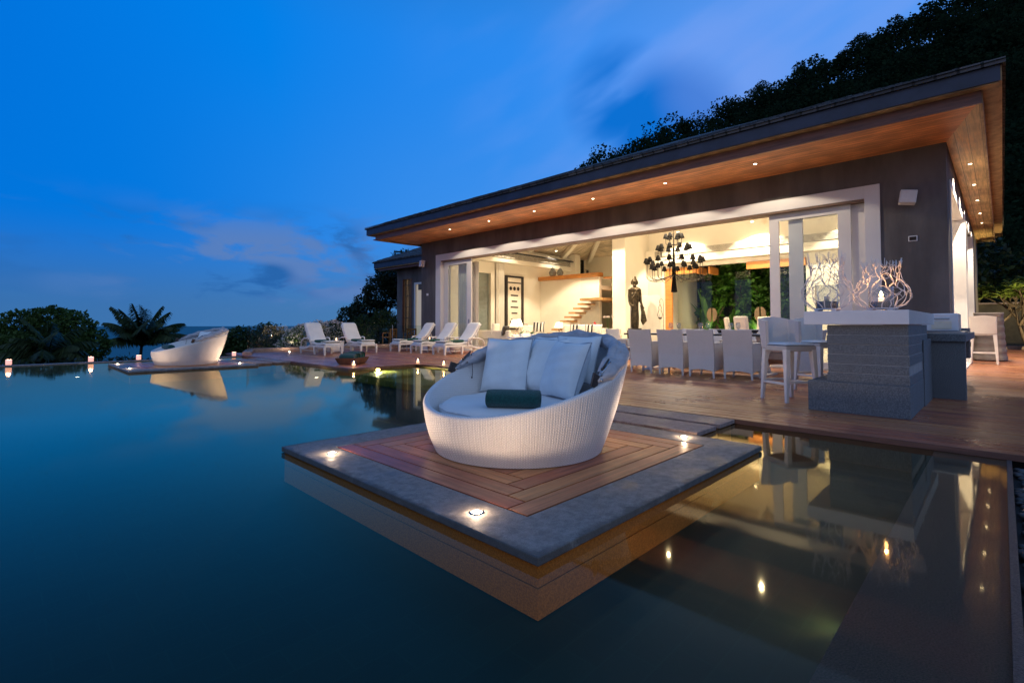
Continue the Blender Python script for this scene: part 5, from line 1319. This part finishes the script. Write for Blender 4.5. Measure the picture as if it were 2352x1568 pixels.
def tree(name, label, cat, base, blobs, n, size, mat, group=None, seed=0, trunk=.14, flat=.5):
    """blobs in world coordinates; trunk and limbs reach into each blob"""
    t = thing(name, label, cat, base, group=group); bx = Vector(base)
    rnd = random.Random(seed); tk = MB(); cen = sum((Vector(b[:3]) for b in blobs), Vector()) / len(blobs); fork = bx + (cen - bx) * .55; fork.x += rnd.uniform(-.1, .1)
    tk.tube([(0, 0, -.3), ((fork - bx) * .5 + Vector((rnd.uniform(-.1, .1), rnd.uniform(-.1, .1), 0))), fork - bx], [trunk, trunk * .75, trunk * .55], 8)
    for b in blobs:
        e = Vector(b[:3]) - bx; m = ((fork - bx) + e) / 2 + Vector((rnd.uniform(-.2, .2), rnd.uniform(-.2, .2), rnd.uniform(0, .2))); tk.tube([fork - bx, m, e, e + Vector((rnd.uniform(-.4, .4) * b[3], rnd.uniform(-.4, .4) * b[3], b[5] * .7))], [trunk * .45, trunk * .3, trunk * .18, trunk * .06], 6)
        for k in range(4):
            d = Vector((rnd.uniform(-1, 1), rnd.uniform(-1, 1), rnd.uniform(-.2, 1))).normalized(); tk.tube([e, e + Vector((d.x * b[3], d.y * b[4], d.z * b[5])) * .5, e + Vector((d.x * b[3], d.y * b[4], d.z * b[5])) * .95], [trunk * .14, trunk * .09, trunk * .04], 5)
    tk.build('trunk', m_bark, t, smooth=True)
    bl = [(b[0] - bx.x, b[1] - bx.y, b[2] - bx.z, *b[3:6]) for b in blobs]
    V, Fq = leaf_cloud(bl, n, size, seed, flat); np_mesh('crown', V, Fq, mat, t); return t
def palm(label, base, h, fr, n, seed, droop=1.0, lean=(0, 0)):
    t = thing('palm_tree', label, 'palm', base, group='coconut palms beyond the pool'); rnd = random.Random(seed)
    top = Vector((lean[0], lean[1], h)); MB().tube([(0, 0, -.5), (lean[0] * .3, lean[1] * .3, h * .5), top], [.16, .12, .10], 8).build('trunk', m_bark, t, smooth=True)
    b = MB()
    for i in range(n):
        a = 2 * math.pi * i / n * 1.618 * 2 + rnd.uniform(-.2, .2); el = R(rnd.uniform(15, 88)); L = fr * rnd.uniform(.8, 1.1); pts = []; p = top.copy(); d = Vector((math.cos(a) * math.cos(el), math.sin(a) * math.cos(el), math.sin(el)))
        for k in range(13):
            pts.append(p.copy()); p = p + d * L / 12; d = (d + Vector((0, 0, -.115 * droop * (.4 + k / 10)))).normalized()
        b.tube(pts, [.028 * (1 - k / 13) + .006 for k in range(13)], 4)
        for k in range(1, 12):
            for q in (0, .33, .66):
                c = pts[k].lerp(pts[min(12, k + 1)], q); dr = (pts[min(12, k + 1)] - pts[k - 1]).normalized(); sd = dr.cross(Vector((0, 0, 1))).normalized(); ll = L * .30 * math.sin(math.pi * (.10 + .86 * (k + q) / 12.5)) + .05
                for sg in (-1, 1):
                    tip = c + (sd * sg * .85 + dr * .55 + Vector((0, 0, -.55 - .5 * rnd.random()))).normalized() * ll; leafblade(b, c, tip, 0.055 * fr / 2.4, n=2, fold=.1)
    b.build('crown', m_palm, t); return t

# trees and palms below the pool rim
tree('broad_tree', 'broad dark tree with a lumpy crown at the left edge beyond the pool', 'tree', (1.8, 43.8, -7.0),
     [(.75, 44.8, 1.0, 1.05, 1.05, .95), (2.2, 43.5, 1.35, 1.2, 1.1, .95), (3.25, 42.5, .85, 1.15, 1.1, 1.0), (-.3, 45.8, .1, 1.1, 1.1, 1.0), (4.1, 41.6, -.3, 1.0, 1.0, 1.0), (1.9, 43.8, -.6, 2.3, 1.9, 1.4)], 18000, .12, m_lf_broad, 'trees beyond the pool rim', 1)
palm('dark drooping palm in front of the broad tree beyond the pool rim', (1.75, 36.8, -5.5), 4.6, 2.5, 26, 5, 1.3)
palm('coconut palm silhouetted against the sea left of the far daybed', (7.6, 49.4, -7.5), 7.1, 3.4, 32, 9, .8, (.3, 0))
rs = random.Random(21)
SHR = [(-4.2, 30.0), (-2.0, 28.5), (.2, 29.5), (2.3, 30.5), (3.9, 29.2), (5.4, 31.0), (6.4, 29.2), (7.6, 31.5), (8.8, 30.5), (9.4, 33.5)]
for i, (x, y) in enumerate(SHR):
    tz = 1 - .0465 * math.hypot(x, y) * .98 - rs.uniform(.05, .35)
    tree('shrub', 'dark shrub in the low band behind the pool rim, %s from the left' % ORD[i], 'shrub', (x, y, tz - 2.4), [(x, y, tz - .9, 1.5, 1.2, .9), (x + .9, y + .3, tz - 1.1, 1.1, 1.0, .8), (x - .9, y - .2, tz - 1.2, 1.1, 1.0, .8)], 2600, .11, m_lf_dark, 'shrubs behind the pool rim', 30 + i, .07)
for i, (x, y, z, r, lb) in enumerate(((10.3, 36.9, -.15, 1.0, 'round bushy tree just right of the far daybed'), (11.2, 36.4, .15, .9, 'small tree between the far daybed and the lit shrub'), (12.6, 35.4, .2, 1.15, 'bushy tree left of the flowering bush with warm light on it'), (13.4, 34.6, -.4, 1.0, 'low tree behind the flowering bush'))):
    tree('bushy_tree', lb, 'tree', (x, y, -4.5), [(x, y, z, r, r, r * .8), (x + .7, y - .5, z - .7, r, r, r * .9), (x - .6, y + .5, z - .8, r, r, r * .9)], 4200, .11, m_lf_mid, 'bushy trees beyond the balustrade', 50 + i, .09)
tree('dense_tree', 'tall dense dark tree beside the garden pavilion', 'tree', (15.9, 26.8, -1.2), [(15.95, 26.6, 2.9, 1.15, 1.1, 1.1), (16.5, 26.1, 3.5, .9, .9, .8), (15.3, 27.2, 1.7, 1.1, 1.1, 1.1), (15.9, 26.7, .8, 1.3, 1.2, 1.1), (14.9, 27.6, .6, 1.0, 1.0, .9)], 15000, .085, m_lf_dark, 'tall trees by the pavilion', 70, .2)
tree('slender_tree', 'slender loose tree left of the dense tree by the pavilion', 'tree', (14.5, 28.0, -1.2), [(14.5, 28.1, 1.35, .65, .65, .75), (14.95, 27.7, 1.9, .5, .5, .55), (14.15, 28.5, .7, .7, .7, .6), (14.6, 28.0, .3, .9, .9, .7)], 4200, .085, m_lf_dark, 'tall trees by the pavilion', 71, .09)
tree('far_tree', 'tall tree rising behind the pavilion roof', 'tree', (25.3, 38.3, -1), [(25.3, 38.3, 6.3, 1.6, 1.6, 1.3), (24.4, 39.2, 5.3, 1.5, 1.5, 1.2), (26.2, 37.4, 5.4, 1.6, 1.6, 1.3)], 5000, .16, m_lf_dark, 'tall trees by the pavilion', 72, .2)
def flowering(label, base, blobs, n, nf, seed, lm, group):
    t = thing('flowering_bush', label, 'bush', base, group=group); bl = [(b[0] - base[0], b[1] - base[1], b[2] - base[2], *b[3:6]) for b in blobs]
    st = MB()
    rnd = random.Random(seed)
    for k in range(14):
        b = rnd.choice(bl); st.tube([(rnd.uniform(-.1, .1), rnd.uniform(-.1, .1), 0), (b[0] * .5, b[1] * .5, b[2] * .6), (b[0] + rnd.uniform(-.5, .5) * b[3], b[1] + rnd.uniform(-.5, .5) * b[4], b[2] + b[5] * .6)], [.018, .012, .005], 5)
    st.build('stem', m_bark, t)
    V, Fq = leaf_cloud(bl, n, .05, seed, .45); np_mesh('foliage', V, Fq, lm, t)
    if nf: V, Fq = leaf_cloud([(b[0], b[1], b[2], b[3] * 1.08, b[4] * 1.08, b[5] * 1.08) for b in bl], nf, .034, seed + 1, .9, .86); np_mesh('blossoms', V, Fq, m_petal, t)
    return t
flowering('low flowering bush spilling over the kerb, lit from below, left of the loungers', (8.3, 20.55, .0), [(8.35, 20.6, .42, .42, .40, .42), (8.75, 20.5, .72, .40, .38, .36), (8.0, 20.7, .18, .34, .34, .24)], 2600, 1500, 81, m_lf_gold, 'white flowering bushes behind the loungers')
flowering('tall bush full of pale pink blossoms between the two left loungers', (9.9, 20.85, .0), [(9.5, 20.95, .72, .50, .45, .42), (10.1, 20.75, .86, .50, .45, .36), (9.7, 20.9, .30, .55, .45, .40)], 2600, 2300, 83, m_lf_mid, 'white flowering bushes behind the loungers')
flowering('dark green bush with a few white flowers beside the pavilion', (12.4, 22.0, -.2), [(12.3, 22.1, .75, .75, .6, .75), (13.2, 21.8, 1.25, .65, .55, .6), (11.5, 22.4, .35, .7, .6, .6)], 6000, 40, 85, m_lf_mid, 'green bushes by the pavilion')
# teak garden chairs behind the glass
def garden_chair(loc, rz, label):
    t = thing('garden_chair', label, 'chair', loc, rz, group='teak garden chairs behind the balustrade'); mt = m_wood
    MB().box(-.26, .26, -.24, .24, .40, .44).build('seat', mt, t)
    b = MB(); b.box(-.26, .26, .22, .26, .76, .84); b.box(-.26, .26, .225, .255, .48, .53)
    for i in range(5): b.box(-.23 + i * .105, -.19 + i * .105, .23, .25, .53, .76)
    b.build('backrest', mt, t)
    for x in (-.24, .24):
        MB().box(x - .025, x + .025, -.25, .22, .62, .65).build('armrest', mt, t)
        for y in (-.22, .24): MB().taper((x, y, .62 if y < 0 else .84), (x, y, 0), .022, .02).build('leg', mt, t)
garden_chair((13.4, 21.6, .0), R(200), 'teak slatted garden chair behind the glass balustrade, left one')
garden_chair((14.5, 21.5, .0), R(170), 'teak slatted garden chair under the bamboo-slatted window')

# ---- garden seen through the back opening
gd = MB(); gd.add([(21.3, 3.0, -.02), (30, 3.0, -.02), (30, 12, -.02), (21.3, 12, -.02)], [(0, 1, 2, 3)]); kind(gd.build('garden_soil', m_earth), 'structure')
gw = MB().box(29.8, 30, 3, 13, -.02, 5).build('garden_wall', pm('garden_render', (.25, .22, .17), rough=.9), None); tag(gw, 'plain rendered wall closing the back garden behind the greenery', 'wall')
MB().box(29.75, 29.799, 3, 13, 4.9, 5.0).build('coping', m_slab, gw)
GP = [((24.3, 9.9, 0), [(24.4, 9.9, 2.6, .9, .7, .9), (24.9, 9.2, 3.6, 1.0, .9, .9), (24.6, 10.4, 1.5, .7, .6, .7)], 'dark leafy garden tree behind the left glass panel'),
      ((24.4, 8.4, 0), [(24.4, 8.5, 1.3, .8, .7, 1.0), (24.9, 8.2, 2.6, 1.0, .8, 1.0), (24.6, 8.8, 3.7, .9, .8, .9)], 'tall leafy tree in the middle of the lit garden'),
      ((24.2, 7.2, 0), [(24.1, 7.3, .9, .7, .7, .8), (24.8, 7.1, 2.2, .9, .8, .9), (24.7, 7.0, 3.4, .9, .9, .8)], 'bright green shrub at the right of the lit garden'),
      ((25.2, 5.9, 0), [(25.2, 5.9, 1.4, 1.0, .9, 1.2), (25.4, 5.9, 3.0, 1.0, .9, 1.0)], 'garden tree hidden partly by the right sliding door')]
for i, (b, bl, lb) in enumerate(GP): tree('garden_tree', lb, 'tree', b, bl, 2600, .11, m_lf_garden, 'plants in the back garden', 90 + i, .08, .75)
def broadleaf(loc, label, n, h, seed):
    t = thing('broadleaf_plant', label, 'plant', loc, group='broad-leaved plants in the back garden'); rnd = random.Random(seed); s = MB(); b = MB()
    for i in range(n):
        a = rnd.uniform(0, 6.28); r = rnd.uniform(.15, .5); z = h * rnd.uniform(.55, 1); p = Vector((r * .5 * math.cos(a), r * .5 * math.sin(a), z * .6)); s.tube([(0, 0, 0), p * .6, p], [.02, .016, .01], 5)
        leafblade(b, p, p + Vector((r * math.cos(a), r * math.sin(a), z * .5)), .11, n=5)
    s.build('stem', m_lf_garden, t); b.build('leaves', m_lf_garden, t)
broadleaf((22.6, 9.6, 0), 'tall upright broad-leaved plant just outside the garden door', 12, 2.6, 3); broadleaf((22.9, 8.9, 0), 'broad-leaved plant beside the round door handle', 9, 1.7, 4); broadleaf((23.0, 7.6, 0), 'low broad-leaved plant right of the round door handles', 12, 1.5, 5)
def uplight(loc, tgt, e, label, col=(1, .86, .42), grp='garden uplights'):
    t = thing('garden_uplight', label, 'light', loc, group=grp)
    MB().lathe([(.05, 0), (.05, .10), (.04, .10), (.036, .05)], 14, cap=False).build('housing', m_char, t); MB().lathe([(.036, .06), (.002, .065)], 14).build('lens', m_led2, t)
    lamp('uplight_lamp', 'SPOT', (0, 0, .13), e, col, t, target=Vector(tgt), size=110, blend=.8, radius=.06, world=False)
uplight((22.2, 9.3, 0), (1.6, .3, 1.6), 160, 'uplight in the back garden at the foot of the tall plant'); uplight((22.6, 7.6, 0), (1.6, .2, 1.6), 200, 'uplight in the back garden under the bright shrub', (.9, 1, .4)); uplight((22.9, 6.2, 0), (1.8, .2, 1.6), 120, 'uplight in the back garden behind the sliding door')
uplight((8.1, 20.2, .15), (.3, .35, .5), 5, 'small uplight on the kerb under the low flowering bush', (1, .85, .5)); uplight((12.2, 34.4, -1.5), (.4, .8, 1.2), 60, 'uplight below the bushy tree left of the flowering bush')
uplight((11.9, 21.3, 0.05), (.6, .6, .9), 12, 'uplight below the dark green bush by the pavilion', (1, .75, .35))
# orange timber frame and round door pulls of the garden doors
vbe('garden_door_frame', m_wood, [(20.9, 21.0, 10.5, 10.82, .02, 3.55), (20.9, 20.999, 9.42, 10.499, 3.26, 3.54), (20.9, 20.999, 5.2, 7.3, 3.25, 3.54), (21.02, 21.9, 8.82, 8.90, 3.2, 3.5), (21.0, 21.9, 9.32, 9.419, 3.24, 3.53)])
for y0, y1 in ((9.45, 10.48), (8.92, 9.40), (7.3, 7.95), (5.3, 6.6)): MB().box(21.4, 21.412, y0, y1, .03, 3.25).build('garden_glass', m_glass, villa, world=True)
m_dkw = pm('dark_pull_wood', (.13, .085, .045), rough=.5)
for y in (8.90, 6.95):
    for sg in (-1, 1):
        pts = [(21.38, y + sg * (.03 + .19 * math.sin(math.pi * i / 12)), 1.45 + .30 * math.cos(math.pi * i / 12)) for i in range(13)]
        b = MB(); b.add([(p[0], p[1], p[2]) for p in pts] + [(p[0] - .05, p[1], p[2]) for p in pts], [tuple(range(13)), tuple(range(25, 12, -1))] + [(i, (i + 1) % 13, 13 + (i + 1) % 13, 13 + i) for i in range(13)])
        b.build('door_pull', m_dkw, villa, world=True)
# high-backed chairs of the inner dining table
def parsons(loc, rz, label):
    t = thing('upholstered_chair', label, 'chair', loc, rz, group='cream high-backed chairs indoors')
    MB().box(-.24, .24, -.24, .22, .34, .50).build('seat', m_upg, t, bevel=.03); b = MB(); b.box(-.24, .24, .20, .29, .45, 1.22, rx=R(-7)); b.build('backrest', m_upg, t, bevel=.04)
    for x in (-.2, .2):
        for y in (-.2, .22): MB().taper((x, y, .34), (x, y, 0), .022, .016).build('leg', m_char, t)
for i, (x, y, a) in enumerate(((13.7, 4.72, 60), (14.35, 4.66, -100), (15.0, 4.72, -100), (15.2, 5.6, 30))): parsons((x, y, .02), R(a), 'cream high-backed upholstered chair inside by the right sliding door, %s from the left' % ORD[i])
# orchids and small plants
def orchid(loc, label, seed, pot=m_top, flowers=12, h=.5, lm=m_lf_garden, group='orchids indoors', fl=True):
    t = thing('orchid', label, 'plant', loc, group=group); rnd = random.Random(seed)
    MB().lathe([(.05, 0), (.075, .12), (.07, .12), (.05, .02)], 16, cap=False).build('pot', pot, t, smooth=True)
    b = MB(); s = MB(); f = MB()
    for i in range(9): a = rnd.uniform(0, 6.28); leafblade(b, (0, 0, .11), (.20 * math.cos(a), .20 * math.sin(a), .11 + rnd.uniform(.02, .2)), .022, n=4)
    for i in range(4 if fl else 0):
        a = rnd.uniform(0, 6.28); pts = [(0, 0, .1), (.05 * math.cos(a), .05 * math.sin(a), h * .7), (.16 * math.cos(a), .16 * math.sin(a), h), (.25 * math.cos(a), .25 * math.sin(a), h * .95)]; s.tube(pts, .004, 4)
        for k in range(flowers // 4 + 1):
            q = k / (flowers // 4 + 1); c = Vector(pts[2]).lerp(Vector(pts[3]), q * 1.2) + Vector((0, 0, rnd.uniform(-.03, .02)))
            for m in range(5): aa = m * 1.257 + rnd.random(); leafblade(f, c, c + Vector((.035 * math.cos(aa) * abs(math.sin(a)) + .01, .035 * math.cos(aa) * abs(math.cos(a)), .035 * math.sin(aa))), .018, n=2)
    b.build('leaves', lm, t)
    if fl: s.build('stem', lm, t); f.build('flowers', m_petal, t)
t = thing('coffee_table', 'low white table by the opening with the orchid pot on it', 'table', (13.9, 13.0, .02)); MB().box(-.4, .4, -.5, .5, .48, .55).build('table_top', m_top, t, bevel=.01); MB().box(-.3, .3, -.4, .4, 0, .479).build('base', m_top, t)
orchid((13.8, 13.05, .571), 'pot of pale orchids in front of the big table lamp', 2)
orchid((14.05, 12.72, .571), 'small orange-red flowers in a low pot right of the orchids', 5, h=.2, flowers=8)
t = thing('pedestal', 'slim white pedestal by the glass screen under the tall orchid', 'pedestal', (17.3, 11.5, .02)); MB().box(-.14, .14, -.14, .14, .0, .60).build('column', m_top, t, bevel=.008); MB().box(-.17, .17, -.17, .17, .60, .63).build('cap', m_top, t)
orchid((17.3, 11.5, .651), 'tall white orchid against the bright wall left of the statue', 7, h=.72, flowers=20)
orchid((20.24, 14.62, 3.56), 'dark spiky pot plant on the right part of the loft beam', 8, m_char, lm=m_lf_dark, fl=False, group='small plants on the loft')
orchid((20.6, 13.2, 3.36), 'little green pot plant right of the loft beam', 9, m_top, fl=False, group='small plants on the loft')
MB().box(20.4, 21.2, 12.4, 13.8, 3.27, 3.35).build('loft_shelf', m_wood, villa, world=True)

# ---- plumeria by the side terrace and the planter kerb
def plumeria(base, label, seed):
    t = thing('plumeria_tree', label, 'tree', base); rnd = random.Random(seed); s = MB(); b = MB()
    def grow(p, d, L, r, k):
        q = p + d * L; m = p.lerp(q, .5) + Vector((rnd.uniform(-.06, .06), rnd.uniform(-.06, .06), .03)); s.tube([p, m, q], [r, r * .85, r * .7], 6)
        if k == 0:
            for i in range(17):
                a = rnd.uniform(0, 6.28); e = rnd.uniform(-.3, 1.0); dr = Vector((math.cos(a), math.sin(a), e)).normalized(); leafblade(b, q, q + dr * rnd.uniform(.30, .48), .055, n=4)
            return
        for i in range(3 if k > 1 else 2):
            a = rnd.uniform(0, 6.28); nd = (d + Vector((math.cos(a), math.sin(a), .25)) * .75).normalized(); grow(q, nd, L * rnd.uniform(.6, .85), r * .68, k - 1)
    for i in range(3):
        a = 2.1 * i + .4; grow(Vector((0, 0, 0)), Vector((math.cos(a) * .45, math.sin(a) * .45, 1)).normalized(), 1.15, .075, 3)
    s.build('trunk', m_bark, t, smooth=True); b.build('crown', m_lf_gold, t)
plumeria((28.6, -.75, -.05), 'plumeria tree with glossy pointed leaves lit warm at the right edge', 4)
plumeria((30.5, .6, -.05), 'second plumeria close to the side wall, behind the first', 6)
pk = MB().box(29.2, 29.4, -6, .1, 0, .16).build('planter_kerb', m_step, None, bevel=.01); tag(pk, 'low stone planter kerb at the end of the side deck', 'kerb'); MB().box(29.41, 33, -6, .7, 0.0, .10).build('soil', m_earth, pk)
bw = MB().box(33, 33.2, -9, 6, -.2, 2.0).build('boundary_wall', pm('dark_render', (.10, .085, .06), rough=.9), None); tag(bw, 'dark boundary wall behind the plumeria', 'wall'); MB().box(32.95, 33.25, -9, 6, 2.0, 2.08).build('coping', m_step, bw)
uplight((26.4, -2.2, .02), (2.2, 1.5, 2.4), 1100, 'uplight on the deck below the plumeria', (1, .78, .38)); uplight((29.6, .3, .12), (.8, -.1, 1.8), 200, 'uplight in the planter bed between the plumerias', (1, .78, .38))
for i, (x, y, z) in enumerate(((37, -2.5, 6.0), (39, -6.0, 7.5), (36, 2.5, 5.0))):
    tree('garden_edge_tree', 'dark tree behind the boundary wall on the right, %s from the left' % ORD[2 - i], 'tree', (x, y, -1), [(x, y, z * .6, 2.2, 2.2, 2.0), (x + 1, y - 1, z * .85, 2.0, 2.0, 1.8), (x - .8, y + .8, z * .35, 2.0, 2.0, 1.6)], 5200, .17, m_lf_dark, 'dark trees behind the boundary wall', 120 + i, .16)

# ---- forested hillside: one mass, with separate trees along its skyline
def forest():
    rng = np.random.default_rng(5); Vs = []; Fs = []; o = 0
    for i in range(1150):
        q = 1345 + 1650 * rng.random(); D, zr = ridge(q); d = 44 + (D - 42) * rng.random() ** .7
        x, y, z = hill_pt(q, d); s = rng.uniform(.7, 1.3) * (1 + d / 240); r = 2.3 * s
        bl = [(x, y, z + 1.9 * s, r, r, 1.9 * s), (x + rng.uniform(-1, 1) * r * .6, y + rng.uniform(-1, 1) * r * .6, z + 3.3 * s, r * .7, r * .7, 1.5 * s)]
        V, F = leaf_cloud(bl, 420, .20 * s, 1000 + i, .7, .6); Vs.append(V); Fs.append(F + o); o += len(V)
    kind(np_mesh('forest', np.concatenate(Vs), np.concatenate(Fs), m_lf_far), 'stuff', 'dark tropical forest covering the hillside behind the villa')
forest()
rs = random.Random(8)
SKY = [(1395, 1.0), (1440, .7), (1530, 1.3), (1575, 1.2), (1640, .8), (1700, .9), (1756, 1.9), (1800, .8), (1850, 1.5), (1895, 1.2), (1945, 1.1), (1990, 1.7), (2030, 1.3), (2075, 1.5), (2115, 1.4), (2150, 1.5)]
for i, (q, s) in enumerate(SKY):
    D, zr = ridge(q); x, y, z = hill_pt(q, D - 1); h = 4.0 * s + 1.2; r = 1.55 * s * rs.uniform(.85, 1.1)
    tree('ridge_tree', 'dark tree on the hill skyline above the roof, %s from the left' % ORD[i], 'tree', (x, y, z - .5),
         [(x, y, z + h * .72, r, r, r * .75), (x + rs.uniform(-.8, .8) * r, y + rs.uniform(-.8, .8) * r, z + h * .5, r * .8, r * .8, r * .6), (x + rs.uniform(-.7, .7) * r, y, z + h * .95, r * .6, r * .6, r * .5)], 3000, .16, m_lf_far, 'trees along the hill skyline', 200 + i, .13, .65)
